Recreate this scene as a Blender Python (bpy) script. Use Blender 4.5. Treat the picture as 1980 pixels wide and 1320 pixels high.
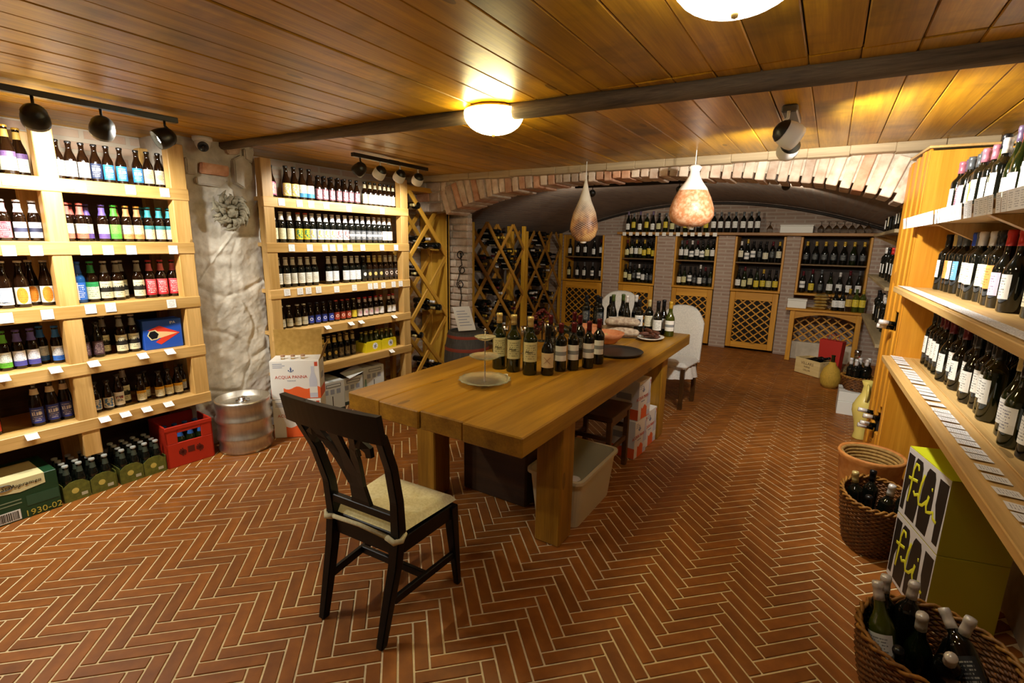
import bpy, bmesh, math, random
from math import sin, cos, pi, radians, sqrt, atan2, degrees, floor
from mathutils import Vector, Matrix, noise
random.seed(7)
for o in list(bpy.data.objects): bpy.data.objects.remove(o)
SC = bpy.context.scene
COL = SC.collection
# ---------------------------------------------------------------- camera
CAM_H = 1.6
yaw, pitch, roll = radians(32.4), radians(11.6), radians(1.0)
fw = Vector((-sin(yaw)*cos(pitch), cos(yaw)*cos(pitch), -sin(pitch)))
rt0 = Vector((cos(yaw), sin(yaw), 0)); up0 = rt0.cross(fw)
rt = rt0*cos(roll) + up0*sin(roll); up = up0*cos(roll) - rt0*sin(roll)
cd = bpy.data.cameras.new('camera'); cam = bpy.data.objects.new('camera', cd); COL.objects.link(cam)
cd.sensor_width = 36; cd.lens = 950/1980*36; cd.clip_start = .02
M = Matrix((rt, up, -fw)).transposed().to_4x4(); M.translation = (0, 0, CAM_H)
cam.matrix_world = M
SC.camera = cam
# ---------------------------------------------------------------- world, exposure
w = bpy.data.worlds.new('world'); SC.world = w; w.use_nodes = True
w.node_tree.nodes['Background'].inputs[0].default_value = (1, .9, .75, 1)
w.node_tree.nodes['Background'].inputs[1].default_value = .006
vs = SC.view_settings
vs.view_transform = 'Standard'; vs.look = 'None'; vs.gamma = 1; vs.use_curve_mapping = False
vs.exposure = 0.62
# lamp strengths (the lamps themselves are built with their fixtures further down)
P_TRACK = 31      # white spots on the two left tracks
P_PAIR = 72       # the pair of white heads by the right shelves
E_DOME = 32       # glow of the ceiling bowl
E_DOME2 = 14      # glow of the nearer ceiling bowl at the top edge
P_VAULT_FILL = 34      # added fill spots that brighten the back of the vaulted room
C_SPOT = (1, .96, .87)
C_DOME = (1, .84, .40)
C_DOME2 = (1, .93, .78)

# ---------------------------------------------------------------- helpers
def srgb(h):
    if isinstance(h, str):
        h = h.lstrip('#'); c = [int(h[i:i+2], 16)/255 for i in (0, 2, 4)]
    else: c = h
    return tuple(((x+.055)/1.055)**2.4 if x > .04045 else x/12.92 for x in c) + (1,)
class NT:
    def __init__(s, name):
        s.m = bpy.data.materials.new(name); s.m.use_nodes = True
        s.t = s.m.node_tree; s.b = s.t.nodes['Principled BSDF']
    def n(s, typ, **kw):
        nd = s.t.nodes.new(typ)
        for k, v in kw.items(): setattr(nd, k, v)
        return nd
    def l(s, a, b): s.t.links.new(a, b)
    def put(s, sock, v):
        if isinstance(v, (int, float)): sock.default_value = v
        elif isinstance(v, tuple): sock.default_value = v if len(v) == len(sock.default_value) else v[:len(sock.default_value)]
        else: s.l(v, sock)
    def math(s, op, a, b=0., c=None):
        nd = s.n('ShaderNodeMath', operation=op); s.put(nd.inputs[0], a); s.put(nd.inputs[1], b)
        if c is not None: s.put(nd.inputs[2], c)
        return nd.outputs[0]
    def mix(s, f, a, b):
        nd = s.n('ShaderNodeMix', data_type='RGBA'); s.put(nd.inputs[0], f); s.put(nd.inputs[6], a); s.put(nd.inputs[7], b)
        return nd.outputs[2]
    def comb(s, x, y, z):
        nd = s.n('ShaderNodeCombineXYZ'); s.put(nd.inputs[0], x); s.put(nd.inputs[1], y); s.put(nd.inputs[2], z); return nd.outputs[0]
    def sep(s, v):
        nd = s.n('ShaderNodeSeparateXYZ'); s.l(v, nd.inputs[0]); return nd.outputs
    def coord(s, k='Object'): return s.n('ShaderNodeTexCoord').outputs[k]
    def rnd(s): return s.n('ShaderNodeObjectInfo').outputs['Random']
    def noise(s, vec, scale=5, detail=3, rough=.55):
        nd = s.n('ShaderNodeTexNoise'); s.l(vec, nd.inputs['Vector'])
        nd.inputs['Scale'].default_value = scale; nd.inputs['Detail'].default_value = detail; nd.inputs['Roughness'].default_value = rough
        return nd.outputs['Fac']
    def ramp(s, f, stops):
        nd = s.n('ShaderNodeValToRGB'); s.l(f, nd.inputs[0]); e = nd.color_ramp.elements
        while len(e) < len(stops): e.new(.5)
        for el, (p, c) in zip(e, stops): el.position = p; el.color = c if len(c) == 4 else c + (1,)
        return nd.outputs[0]
    def bump(s, h, st=.3, dist=.005):
        nd = s.n('ShaderNodeBump'); nd.inputs['Strength'].default_value = st; nd.inputs['Distance'].default_value = dist
        s.l(h, nd.inputs['Height']); s.l(nd.outputs[0], s.b.inputs['Normal'])
    def set(s, **kw):
        mp = dict(col='Base Color', rough='Roughness', metal='Metallic', trans='Transmission Weight', ior='IOR', emit='Emission Color', es='Emission Strength', spec='Specular IOR Level', coat='Coat Weight', alpha='Alpha', sheen='Sheen Weight')
        for k, v in kw.items(): s.put(s.b.inputs[mp[k]], v)
        return s
MATS = {}
def plain(name, col, rough=.5, metal=0., **kw):
    if name in MATS: return MATS[name]
    t = NT(name); t.set(col=srgb(col), rough=rough, metal=metal, **kw); MATS[name] = t.m; return t.m
def grainy(name, c1, c2, scale=20, rough=.6, bump=.2, metal=0., stretch=(1, 1, 1), dist=.004, detail=4, rnd=.12):
    if name in MATS: return MATS[name]
    t = NT(name); o = t.coord()
    mp = t.n('ShaderNodeMapping'); t.l(o, mp.inputs[0]); mp.inputs['Scale'].default_value = stretch
    f = t.noise(mp.outputs[0], scale, detail)
    c = t.ramp(f, [(.3, srgb(c1)), (.7, srgb(c2))])
    hsv = t.n('ShaderNodeHueSaturation'); t.l(c, hsv.inputs['Color'])
    t.l(t.math('MULTIPLY_ADD', t.rnd(), 2*rnd, 1-rnd), hsv.inputs['Value'])
    t.set(col=hsv.outputs[0], rough=rough, metal=metal)
    if bump: t.bump(f, bump, dist)
    MATS[name] = t.m; return t.m
def wood(name, dark, light, axis='x', rough=.42, ring=9., rnd=.14, stain=None, knots=True, spec=.5):
    """board wood: grain runs along the given local axis of the board"""
    if name in MATS: return MATS[name]
    t = NT(name); x, y, z = t.sep(t.coord())
    r = t.rnd(); a = {'x': (x, y, z), 'y': (y, z, x), 'z': (z, x, y)}[axis]
    off = t.math('MULTIPLY', r, 37.)
    v = t.comb(t.math('ADD', t.math('MULTIPLY', a[0], .6), off), t.math('ADD', t.math('MULTIPLY', a[1], ring), off), t.math('MULTIPLY', a[2], ring))
    f = t.noise(v, 1.6, 6, .62)
    v2 = t.comb(t.math('ADD', t.math('MULTIPLY', a[0], 3.), off), t.math('MULTIPLY', a[1], ring*9), t.math('MULTIPLY', a[2], ring*9))
    g = t.noise(v2, 1.5, 3)
    c = t.ramp(t.math('ADD', t.math('MULTIPLY', f, .75), t.math('MULTIPLY', g, .25)), [(.32, srgb(dark)), (.5, tuple((p+q)/2 for p, q in zip(srgb(dark), srgb(light)))), (.66, srgb(light))])
    if knots:
        vo = t.n('ShaderNodeTexVoronoi'); t.l(t.comb(t.math('ADD', t.math('MULTIPLY', a[0], 1.7), off), t.math('ADD', t.math('MULTIPLY', a[1], 5.), off), t.math('MULTIPLY', a[2], 5.)), vo.inputs['Vector']); vo.inputs['Scale'].default_value = 1.
        k = t.math('LESS_THAN', vo.outputs['Distance'], .085)
        c = t.mix(t.math('MULTIPLY', k, .6), c, srgb(tuple(q*.55 for q in [int(dark.lstrip('#')[i:i+2], 16)/255 for i in (0, 2, 4)])))
    if stain:
        sf = t.noise(t.comb(t.math('ADD', t.math('MULTIPLY', x, .8), off), y, z), 1.7, 5, .65)
        m = t.ramp(sf, [(.52, (0, 0, 0, 1)), (.68, (1, 1, 1, 1))])
        c = t.mix(t.math('MULTIPLY', m, .7), c, srgb(stain))
    hsv = t.n('ShaderNodeHueSaturation'); t.l(c, hsv.inputs['Color'])
    t.l(t.math('MULTIPLY_ADD', r, 2*rnd, 1-rnd), hsv.inputs['Value'])
    t.set(col=hsv.outputs[0], rough=rough, spec=spec); t.bump(g, .15, .002)
    MATS[name] = t.m; return t.m
def brickmat(name, c1, c2, mortar, bw=.25, bh=.065, mort=.012, plane='xz', rough=.9):
    if name in MATS: return MATS[name]
    t = NT(name); x, y, z = t.sep(t.coord()); g = {'xz': (x, z), 'yz': (y, z), 'xy': (x, y), 'yx': (y, x)}[plane]
    b = t.n('ShaderNodeTexBrick'); t.l(t.comb(g[0], g[1], 0.), b.inputs['Vector'])
    b.inputs['Scale'].default_value = 1; b.inputs['Brick Width'].default_value = bw; b.inputs['Row Height'].default_value = bh; b.inputs['Mortar Size'].default_value = mort
    b.inputs['Color1'].default_value = srgb(c1); b.inputs['Color2'].default_value = srgb(c2); b.inputs['Mortar'].default_value = srgb(mortar); b.inputs['Bias'].default_value = -.1
    f = t.noise(t.coord(), 14, 5, .65)
    c = t.mix(t.math('MULTIPLY', t.math('SUBTRACT', f, .3), .9), b.outputs[0], srgb(mortar))
    t.set(col=c, rough=rough)
    t.bump(t.math('ADD', t.math('MULTIPLY', b.outputs['Fac'], -1.), t.math('MULTIPLY', f, .5)), .6, .01)
    MATS[name] = t.m; return t.m
LAB = {}
def labmat(base, ink='#333333', pat='txt', acc=None):
    """flat print of a bottle label: base paper, accent shapes, lines of small print (UV space)"""
    key = (base, ink, pat, acc)
    if key in LAB: return LAB[key]
    t = NT('label_print_%d' % len(LAB)); u, v, _ = t.sep(t.coord('UV'))
    c = srgb(base); acc = acc or ink
    du = t.math('ABSOLUTE', t.math('SUBTRACT', u, .5)); dv = t.math('ABSOLUTE', t.math('SUBTRACT', v, .5))
    def AND(*m):
        r = m[0]
        for q in m[1:]: r = t.math('MULTIPLY', r, q)
        return r
    LT = lambda a, b: t.math('LESS_THAN', a, b)
    col = c
    if 'band' in pat: col = t.mix(LT(v, .34), col, srgb(acc))
    if 'topb' in pat: col = t.mix(t.math('GREATER_THAN', v, .72), col, srgb(acc))
    if 'mid' in pat: col = t.mix(LT(dv, .13), col, srgb(acc))
    if 'disc' in pat or 'oval' in pat:
        k = 1.0 if 'disc' in pat else .45
        d = t.math('SQRT', t.math('ADD', t.math('POWER', t.math('MULTIPLY', du, 1.9), 2.), t.math('POWER', t.math('MULTIPLY', dv, 1.5*k+.6), 2.)))
        col = t.mix(LT(d, .42 if 'disc' in pat else .62), col, srgb(acc))
        if 'ring' in pat: col = t.mix(LT(d, .27), col, c)
    if 'diag' in pat: col = t.mix(t.math('GREATER_THAN', t.math('ADD', u, v), 1.05), col, srgb(acc))
    if 'side' in pat: col = t.mix(LT(u, .42), col, srgb(acc))
    if 'pic' in pat:
        f = t.noise(t.comb(u, v, 0.), 4.5, 3); col = t.mix(AND(t.math('GREATER_THAN', f, .5), LT(du, .4), LT(dv, .42)), col, srgb(acc))
    if 'txt' in pat:
        row = t.math('FLOOR', t.math('MULTIPLY', v, 9.)); fr = t.math('FRACT', t.math('MULTIPLY', v, 9.))
        nz = t.noise(t.comb(t.math('MULTIPLY', u, 22.), t.math('MULTIPLY', row, 3.71), 0.), 1., 1)
        m = AND(t.math('GREATER_THAN', nz, .47), LT(t.math('ABSOLUTE', t.math('SUBTRACT', fr, .5)), .22), LT(du, .32), LT(dv, .4))
        col = t.mix(t.math('MULTIPLY', m, .7), col, srgb(ink))
    if 'bold' in pat:
        nz = t.noise(t.comb(t.math('MULTIPLY', u, 16.), 3.3, 0.), 1., 1)
        m = AND(t.math('GREATER_THAN', nz, .46), LT(t.math('ABSOLUTE', t.math('SUBTRACT', v, .6)), .09), LT(du, .36))
        col = t.mix(m, col, srgb(ink))
    t.set(col=col, rough=.55); LAB[key] = t.m; return t.m

# ---- mesh helpers
def mesh(name, V, F, smooth=False, uv=None):
    me = bpy.data.meshes.new(name); me.from_pydata([tuple(v) for v in V], [], F)
    if uv is not None:
        l = me.uv_layers.new(name='UVMap')
        for i, lp in enumerate(me.loops): l.data[i].uv = uv[lp.vertex_index]
    if smooth: me.polygons.foreach_set('use_smooth', [True]*len(me.polygons))
    me.materials.append(None); me.update(); return me
class MB:
    """collects pieces of ONE part"""
    def __init__(s): s.V = []; s.F = []
    def add(s, V, F, m=None):
        b = len(s.V); s.V += [tuple(m @ Vector(v)) if m is not None else tuple(v) for v in V]; s.F += [[i+b for i in f] for f in F]; return s
    def box(s, x0, x1, y0, y1, z0, z1, c=0., m=None):
        V, F = boxdata(x0, x1, y0, y1, z0, z1, c); return s.add(V, F, m)
    def lathe(s, prof, seg=16, m=None, cap=True):
        V, F = lathedata(prof, seg, cap); return s.add(V, F, m)
    def tube(s, pts, r, seg=6, closed=False):
        V, F = tubedata(pts, r, seg, closed); return s.add(V, F)
    def prism(s, poly, t0, t1, axis='y', m=None):
        V, F = prismdata(poly, t0, t1, axis); return s.add(V, F, m)
    def mesh(s, name='part', smooth=False): return mesh(name, s.V, s.F, smooth)
def boxdata(x0, x1, y0, y1, z0, z1, c=0.):
    if c <= 0:
        V = [(x, y, z) for x in (x0, x1) for y in (y0, y1) for z in (z0, z1)]
        return V, [[0, 1, 3, 2], [4, 6, 7, 5], [0, 4, 5, 1], [2, 3, 7, 6], [0, 2, 6, 4], [1, 5, 7, 3]]
    c = min(c, (x1-x0)*.45, (y1-y0)*.45, (z1-z0)*.45)
    V = []; idx = {}
    for i, (x, sx) in enumerate(((x0, 1), (x1, -1))):
        for j, (y, sy) in enumerate(((y0, 1), (y1, -1))):
            for k, (z, sz) in enumerate(((z0, 1), (z1, -1))):
                for ax in range(3):
                    p = [x+sx*c, y+sy*c, z+sz*c]; p[ax] = (x, y, z)[ax]
                    idx[i, j, k, ax] = len(V); V.append(tuple(p))
    F = []
    for ax in range(3):
        for side in (0, 1):
            q = []
            for a, b in ((0, 0), (1, 0), (1, 1), (0, 1)):
                t = [a, b]; t.insert(ax, side); q.append(idx[t[0], t[1], t[2], ax])
            flip = (side == 0) != (ax == 1)
            F.append(q[::-1] if flip else q)
    for ax in range(3):
        o = [a for a in range(3) if a != ax]
        for a in (0, 1):
            for b in (0, 1):
                def I(s, face):
                    t = [0, 0, 0]; t[ax] = s; t[o[0]] = a; t[o[1]] = b; return idx[t[0], t[1], t[2], face]
                F.append([I(0, o[0]), I(1, o[0]), I(1, o[1]), I(0, o[1])])
    for i in (0, 1):
        for j in (0, 1):
            for k in (0, 1): F.append([idx[i, j, k, 0], idx[i, j, k, 1], idx[i, j, k, 2]])
    return V, F
def lathedata(prof, seg=16, cap=True):
    V = []; F = []
    for r, z in prof:
        for i in range(seg):
            a = 2*pi*i/seg; V.append((r*cos(a), r*sin(a), z))
    for j in range(len(prof)-1):
        for i in range(seg):
            k = (i+1) % seg; F.append([j*seg+i, j*seg+k, (j+1)*seg+k, (j+1)*seg+i])
    if cap:
        if prof[0][0] > 1e-6: F.append(list(range(seg))[::-1])
        if prof[-1][0] > 1e-6: F.append([(len(prof)-1)*seg+i for i in range(seg)])
    return V, F
def tubedata(pts, r, seg=6, closed=False):
    pts = [Vector(p) for p in pts]; n = len(pts); V = []; F = []
    rr = r if isinstance(r, (list, tuple)) else [r]*n
    up = None
    for i, p in enumerate(pts):
        a = pts[(i-1) % n] if (closed or i) else p; b = pts[(i+1) % n] if (closed or i < n-1) else p
        t = (b-a).normalized()
        if up is None:
            up = Vector((0, 0, 1)) if abs(t.z) < .9 else Vector((1, 0, 0))
        u = (up - t*up.dot(t))
        if u.length < 1e-5: u = t.orthogonal()
        u.normalize(); v = t.cross(u); up = u
        for k in range(seg):
            an = 2*pi*k/seg; V.append(tuple(p + (u*cos(an)+v*sin(an))*rr[i]))
    m = n if closed else n-1
    for i in range(m):
        for k in range(seg):
            k2 = (k+1) % seg; j = (i+1) % n
            F.append([i*seg+k, i*seg+k2, j*seg+k2, j*seg+k])
    if not closed:
        F.append(list(range(seg))[::-1]); F.append([(n-1)*seg+k for k in range(seg)])
    return V, F
def prismdata(poly, t0, t1, axis='y'):
    n = len(poly); V = []
    for t in (t0, t1):
        for a, b in poly: V.append({'x': (t, a, b), 'y': (a, t, b), 'z': (a, b, t)}[axis])
    F = [list(range(n))[::-1], [n+i for i in range(n)]] + [[i, (i+1) % n, n+(i+1) % n, n+i] for i in range(n)]
    return V, F
CACHE = {}
def boxmesh(sx, sy, sz, c=.003):
    k = ('b', round(sx, 4), round(sy, 4), round(sz, 4), c)
    if k not in CACHE: CACHE[k] = mesh('box', *boxdata(-sx/2, sx/2, -sy/2, sy/2, -sz/2, sz/2, c))
    return CACHE[k]
def ob(name, me, m=None, parent=None, loc=(0, 0, 0), rot=(0, 0, 0)):
    o = bpy.data.objects.new(name, me); COL.objects.link(o)
    if m is not None:
        o.material_slots[0].link = 'OBJECT'; o.material_slots[0].material = m
    if parent: o.parent = parent
    o.location = loc
    if isinstance(rot, (int, float)): rot = (0, 0, rot)
    o.rotation_euler = rot
    return o
def fixn(me):
    bm = bmesh.new(); bm.from_mesh(me); bmesh.ops.recalc_face_normals(bm, faces=bm.faces); bm.to_mesh(me); bm.free(); return me
def bx(name, x0, x1, y0, y1, z0, z1, m, parent=None, c=.003):
    """a bevelled board or block as an object of its own (grain follows its own axes)"""
    return ob(name, boxmesh(x1-x0, y1-y0, z1-z0, c), m, parent, ((x0+x1)/2, (y0+y1)/2, (z0+z1)/2))
def tag(o, label=None, cat=None, group=None, kind=None):
    if label: o['label'] = label
    if cat: o['category'] = cat
    if group: o['group'] = group
    if kind: o['kind'] = kind
    return o
def thing(name, label, cat, loc=(0, 0, 0), rot=0, group=None):
    o = bpy.data.objects.new(name, None); COL.objects.link(o); o.location = loc
    o.rotation_euler = rot if isinstance(rot, (tuple, list)) else (0, 0, rot); o.empty_display_size = .05
    return tag(o, label, cat, group)
def text(name, s, size, m, parent, loc, rot, depth=.0006, align='CENTER', shear=0., sx=1., bold=0.):
    k = ('t', s, size, depth, shear, sx, align, bold)
    if k not in CACHE:
        cu = bpy.data.curves.new('txt', 'FONT'); cu.body = s; cu.size = size; cu.extrude = depth; cu.align_x = align; cu.align_y = 'CENTER'; cu.shear = shear; cu.resolution_u = 2; cu.offset = bold
        t = bpy.data.objects.new('txt', cu); COL.objects.link(t)
        me = bpy.data.meshes.new_from_object(t); bpy.data.objects.remove(t)
        for v in me.vertices: v.co.x *= sx
        me.materials.clear(); me.materials.append(None); CACHE[k] = me
    return ob(name, CACHE[k], m, parent, loc, rot)
ORD = 'zeroth first second third fourth fifth sixth seventh eighth ninth tenth eleventh twelfth thirteenth fourteenth fifteenth sixteenth seventeenth eighteenth nineteenth twentieth twenty-first twenty-second twenty-third twenty-fourth twenty-fifth twenty-sixth twenty-seventh twenty-eighth twenty-ninth thirtieth'.split()
# ================================================================ materials of the place
m_tile = grainy('terracotta_tile', '#7c4612', '#a0601f', 9, .5, .12, detail=5, rnd=.16)
m_grout = grainy('floor_grout', '#d2bd90', '#e8d6a8', 40, .9, .2)
m_plank = wood('ceiling_plank_wood', '#8a5e0a', '#cc981f', 'y', .36, 11, .2, stain='#4c3914')
m_beam = wood('weathered_beam_wood', '#332920', '#75644c', 'x', .8, 14, .1, knots=False)
m_trim = wood('pale_beam_wood', '#8d7a5c', '#c0ab86', 'x', .75, 14, .1, knots=False)
m_plaster = grainy('lime_plaster', '#a59a86', '#cfc5b2', 6, .95, .5, detail=8, dist=.01)
m_pier = grainy('pier_plaster', '#a59d8e', '#d8d1c2', 7, .95, 1., detail=12, dist=.012)
m_wallL = brickmat('washed_brick', '#b09079', '#c5ab93', '#bdb09c', .26, .075, .014, 'yz')
m_brick = grainy('old_brick', '#b09078', '#d9c9b4', 11, .95, .6, detail=7, dist=.008, rnd=.25)
m_brickred = grainy('old_red_brick', '#b67e5c', '#d8ac8c', 14, .95, .5, detail=6, dist=.006, rnd=.2)
m_mortar = grainy('lime_mortar', '#a09482', '#c8bca8', 25, .98, .5, detail=6)
m_vault = brickmat('vault_brick', '#7d6a60', '#94806f', '#857a70', .25, .07, .012, 'yx')
m_backbrick = brickmat('back_pillar_brick', '#94796a', '#a58c7c', '#b0a092', .26, .055, .011, 'xz')
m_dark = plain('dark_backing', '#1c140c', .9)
Z_CEIL = 2.27
def structure(o): o['kind'] = 'structure'; return o
# ---- floor: herringbone tiles over a bed of grout
floor = structure(bx('floor', -4.62, .9, -1.7, 8.6, -.05, -.004, m_grout, c=0))
TL, TW, GAP = .252, .0602, .0085
uu = Vector((cos(pi/4), sin(pi/4))); vv = Vector((-sin(pi/4), cos(pi/4)))
Qp = Vector((-.064, 2.072)); q0 = (Qp.dot(uu), Qp.dot(vv)-TW)
tl, tw = TL-GAP, TW-GAP
tile_me = mesh('tile', *boxdata(-tl/2, tl/2, -tw/2, tw/2, -.012, 0, .0015))
tiles = []
for k in range(-140, 160):
    for mm in range(-26, 26):
        ou, ov = q0[0]+k*TW-mm*TL, q0[1]+k*TW+mm*TL
        for typ in (0, 1):
            if typ == 0: cu, cv, ang = ou+TL/2, ov+TW/2, pi/4
            else: cu, cv, ang = ou+TW/2, ov+TW+TL/2, 3*pi/4
            p = uu*cu + vv*cv
            if -4.4 < p.x < .83 and -1.5 < p.y < 8.4: tiles.append((p.x, p.y, ang))
def seen(x, y, z=0.):
    d = Vector((x, y, z-CAM_H)); dd = d.dot(fw)
    if dd < .2: return None
    return d.dot(rt)/dd, d.dot(up)/dd, dd
near = []; rest = MB()
for i, (x, y, a) in enumerate(tiles):
    s = seen(x, y)
    if s and abs(s[0]) < 1.02 and -.69 < s[1]: near.append((s[2], i))
near.sort(); big = {i for _, i in near[:300]}
V0, F0 = boxdata(-tl/2, tl/2, -tw/2, tw/2, -.012, 0, .0015)
rng = random.Random(3)
for i, (x, y, a) in enumerate(tiles):
    dz = rng.uniform(-.0008, .0008)
    if i in big: ob('tile', tile_me, m_tile, floor, (x, y, dz+.027), a).location.z = dz
    else:
        rest.add(V0, F0, Matrix.Translation((x, y, dz)) @ Matrix.Rotation(a, 4, 'Z'))
fl = ob('tile_field', rest.mesh('tile_field'), m_tile, floor); fl['kind'] = 'stuff'
for c in floor.children: c.location -= Vector(floor.location)
# ---- ceiling planks
ceil = structure(bx('ceiling', -4.3, .9, -1.7, 4.66, Z_CEIL+.022, Z_CEIL+.08, m_dark, c=0))
x = .005-.163*27; k = 0
while x < .86:
    wd = .163
    for (ya, yb) in ((-1.65, 2.22), (2.226, 4.62)):
        dz = rng.uniform(0, .005); g1, g2 = rng.choice((.0006, .001, .002, .0035)), rng.choice((.0006, .001, .0015))
        o = bx('plank', max(x, -4.28)+g1, min(x+wd, .88)-g2, ya, yb, Z_CEIL+dz, Z_CEIL+.02, m_plank, ceil, .004)
        o.location -= ceil.location
    x += wd
# ---- outer walls
wl = structure(bx('wall_left', -4.42, -4.27, -1.7, 4.7, 0, 2.3, m_wallL, c=0))
wr = structure(bx('wall_right', .85, 1.0, -1.7, 4.7, 0, 2.3, m_plaster, c=0))
wf = structure(bx('wall_front', -4.42, 1.0, -1.85, -1.7, 0, 2.3, m_plaster, c=0))
# ---- log beam and arch trim
pts = []; rr = []
for i in range(40):
    t = i/39; pts.append((-4.2+5.0*t, 2.06+.36*t+.012*sin(9*t), 2.247+.007*sin(7*t+1))); rr.append(.030+.006*noise.noise((t*9, 0, 0))+.018*t)
b1 = structure(ob('trim_1', MB().tube(pts, rr, 10).mesh('log', True), m_beam))
tr = MB()
for i in range(20):
    a, b = -4.25+i*.2515, -4.25+(i+1)*.2515
    tr.box(a, b, 4.215+.004*sin(i*1.7), 4.32, 2.213+.004*sin(i*2.3), 2.275, .004)
structure(ob('trim_2', tr.mesh('trim'), m_trim))
# ---- stone pier between the two beer racks
def pier_h(y, z):
    w_ = noise.noise((y*3, z*3, 4.))*.12
    n = noise.fractal((y*6, z*6, 1.3), .9, 2.2, 6)*.009
    n += .006*noise.ridged_multi_fractal((y*7+w_, z*9-y*4+w_, 2.), .9, 2.1, 4, 1., 2.)-.006
    d, _ = noise.voronoi((y*3.4+w_, z*2.6+w_, .5)); n += min(d[1]-d[0], .12)*.10
    v = abs((z-1.16)-(y-1.75)*1.3+.02*sin(9*y))
    n += .012*max(0, 1-v/.014)
    return n
ny, nz = 90, 320; V = []; F = []
for j in range(nz+1):
    for i in range(ny+1):
        y = 1.70+.62*i/ny; z = 2.3*j/nz
        V.append((-3.90+pier_h(y, z), y, z))
for j in range(nz):
    for i in range(ny): a = j*(ny+1)+i; F.append([a, a+1, a+ny+2, a+ny+1])
nb = len(V); V += [(-4.27, 1.70, 0), (-4.27, 2.32, 0), (-4.27, 1.70, 2.3), (-4.27, 2.32, 2.3)]
F += [[nb+1, nb, nb+2, nb+3], [nb] + [j*(ny+1) for j in range(nz+1)] + [nb+2], [nb+1, nb+3] + [j*(ny+1)+ny for j in range(nz, -1, -1)]]
pier = structure(ob('wall_pier', mesh('pier', V, F, True), m_pier))
def slab(name, poly, x0, x1, m, parent):
    me = MB().prism(poly, x0, x1, 'x').mesh('stone'); bm = bmesh.new(); bm.from_mesh(me)
    bmesh.ops.recalc_face_normals(bm, faces=bm.faces); bmesh.ops.bevel(bm, geom=list(bm.edges), offset=.008, segments=2, affect='EDGES', clamp_overlap=True); bm.to_mesh(me); bm.free()
    return ob(name, me, m, parent)
slab('brick', [(1.89, 2.035), (2.09, 2.03), (2.1, 2.105), (1.9, 2.11)], -3.92, -3.845, m_brickred, pier)
slab('stone', [(2.13, 1.99), (2.2, 1.95), (2.27, 2.03), (2.27, 2.14), (2.2, 2.2), (2.13, 2.16)], -3.92, -3.835, m_pier, pier)
slab('stone', [(2.22, 2.17), (2.28, 2.15), (2.3, 2.25), (2.22, 2.25)], -3.92, -3.84, m_pier, pier)
slab('stone', [(2.1, 2.19), (2.18, 2.2), (2.2, 2.25), (2.08, 2.25)], -3.92, -3.84, m_brick, pier)
slab('stone', [(1.80, 2.02), (1.87, 2.02), (1.88, 2.12), (1.80, 2.13)], -3.92, -3.845, m_pier, pier)
slab('stone', [(1.86, 1.955), (2.02, 1.95), (2.09, 2.0), (1.95, 2.015), (1.86, 2.005)], -3.92, -3.85, m_pier, pier)
# ---- brick arch
ARC = [(-3.60, 1.871), (-3.374, 1.96), (-3.142, 2.030), (-2.909, 2.069), (-2.538, 2.112), (-2.2, 2.136), (-1.6, 2.150), (-1.23, 2.144), (-.63, 2.099), (-.113, 2.033), (.2, 1.956), (.37, 1.895), (.5, 1.82)]
def arc(x):
    for (a, za), (b, zb) in zip(ARC, ARC[1:]):
        if a <= x <= b: return za+(zb-za)*(x-a)/(b-a)
    return ARC[0][1] if x < ARC[0][0] else ARC[-1][1]
xs = [-3.6+i*(4.1/60) for i in range(61)]
V = []; F = []
low = [(-4.27, 1.871)] + [(x, arc(x)+.05) for x in xs] + [(.5, 0), (.86, 0)]
poly = low + [(.86, 2.3), (-4.27, 2.3)]
# fill as quads per column so that the concave outline stays clean
fb = MB()
for (xa, za), (xb, zb) in zip(low, low[1:]):
    if xb > xa+1e-6: fb.prism([(xa, za), (xb, zb), (xb, 2.3), (xa, 2.3)], 4.315, 4.66, 'y')
warch = structure(ob('wall_arch', fixn(fb.mesh('arch_fill')), m_mortar))
x = -3.585; n = 0; rng = random.Random(5)
while x < .46:
    sl = (arc(x+.05)-arc(x-.05))/.1 if x > -3.54 else .42
    ang = atan2(sl, 1)*.9
    wd = rng.uniform(.062, .072); h = min(.27, (2.235-arc(x))/max(cos(ang), .3))
    m = Matrix.Translation((x, 0, arc(x)+rng.uniform(-.012, .008))) @ Matrix.Rotation(-ang, 4, 'Y')
    me = MB().box(-wd/2, wd/2, 4.3+rng.uniform(-.008, .006), 4.672, 0, h, .006, m).mesh('brick')
    ob('brick', me, m_brickred if rng.random() < .33 else m_brick, warch); n += 1
    x += (wd+.014)*cos(ang)
rng = random.Random(9)
zc = 1.86
for r in range(3):   # brick face left of the springing, above the corner rack
    xx = -4.25
    while xx < -3.66:
        wd = rng.uniform(.12, .22); z0 = 1.9+r*.11
        bx('brick', xx, min(xx+wd, -3.62-.05*(r == 0)), 4.3+rng.uniform(-.01, .005), 4.33, z0, z0+.095, m_brick if rng.random() < .7 else m_brickred, warch, .01); xx += wd+.015
# left jamb of the arch
jamb = structure(bx('wall_jamb', -4.27, -3.615, 4.685, 4.765, 0, 1.9, m_mortar, c=0)); z = 0; r = 0
while z < 1.86:
    h = rng.uniform(.062, .075); cuts = [-3.95, -3.60] if rng.random() < .3 else [-3.95, rng.uniform(-3.85, -3.72), -3.60]
    for a, b in zip(cuts, cuts[1:]):
        o = bx('brick', a+.006, b-.006+rng.uniform(-.006, .004), 4.665+rng.uniform(-.006, .006), 4.77, z, z+h, m_brick, jamb, .008); o.location -= jamb.location
    z += h+.013
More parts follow.
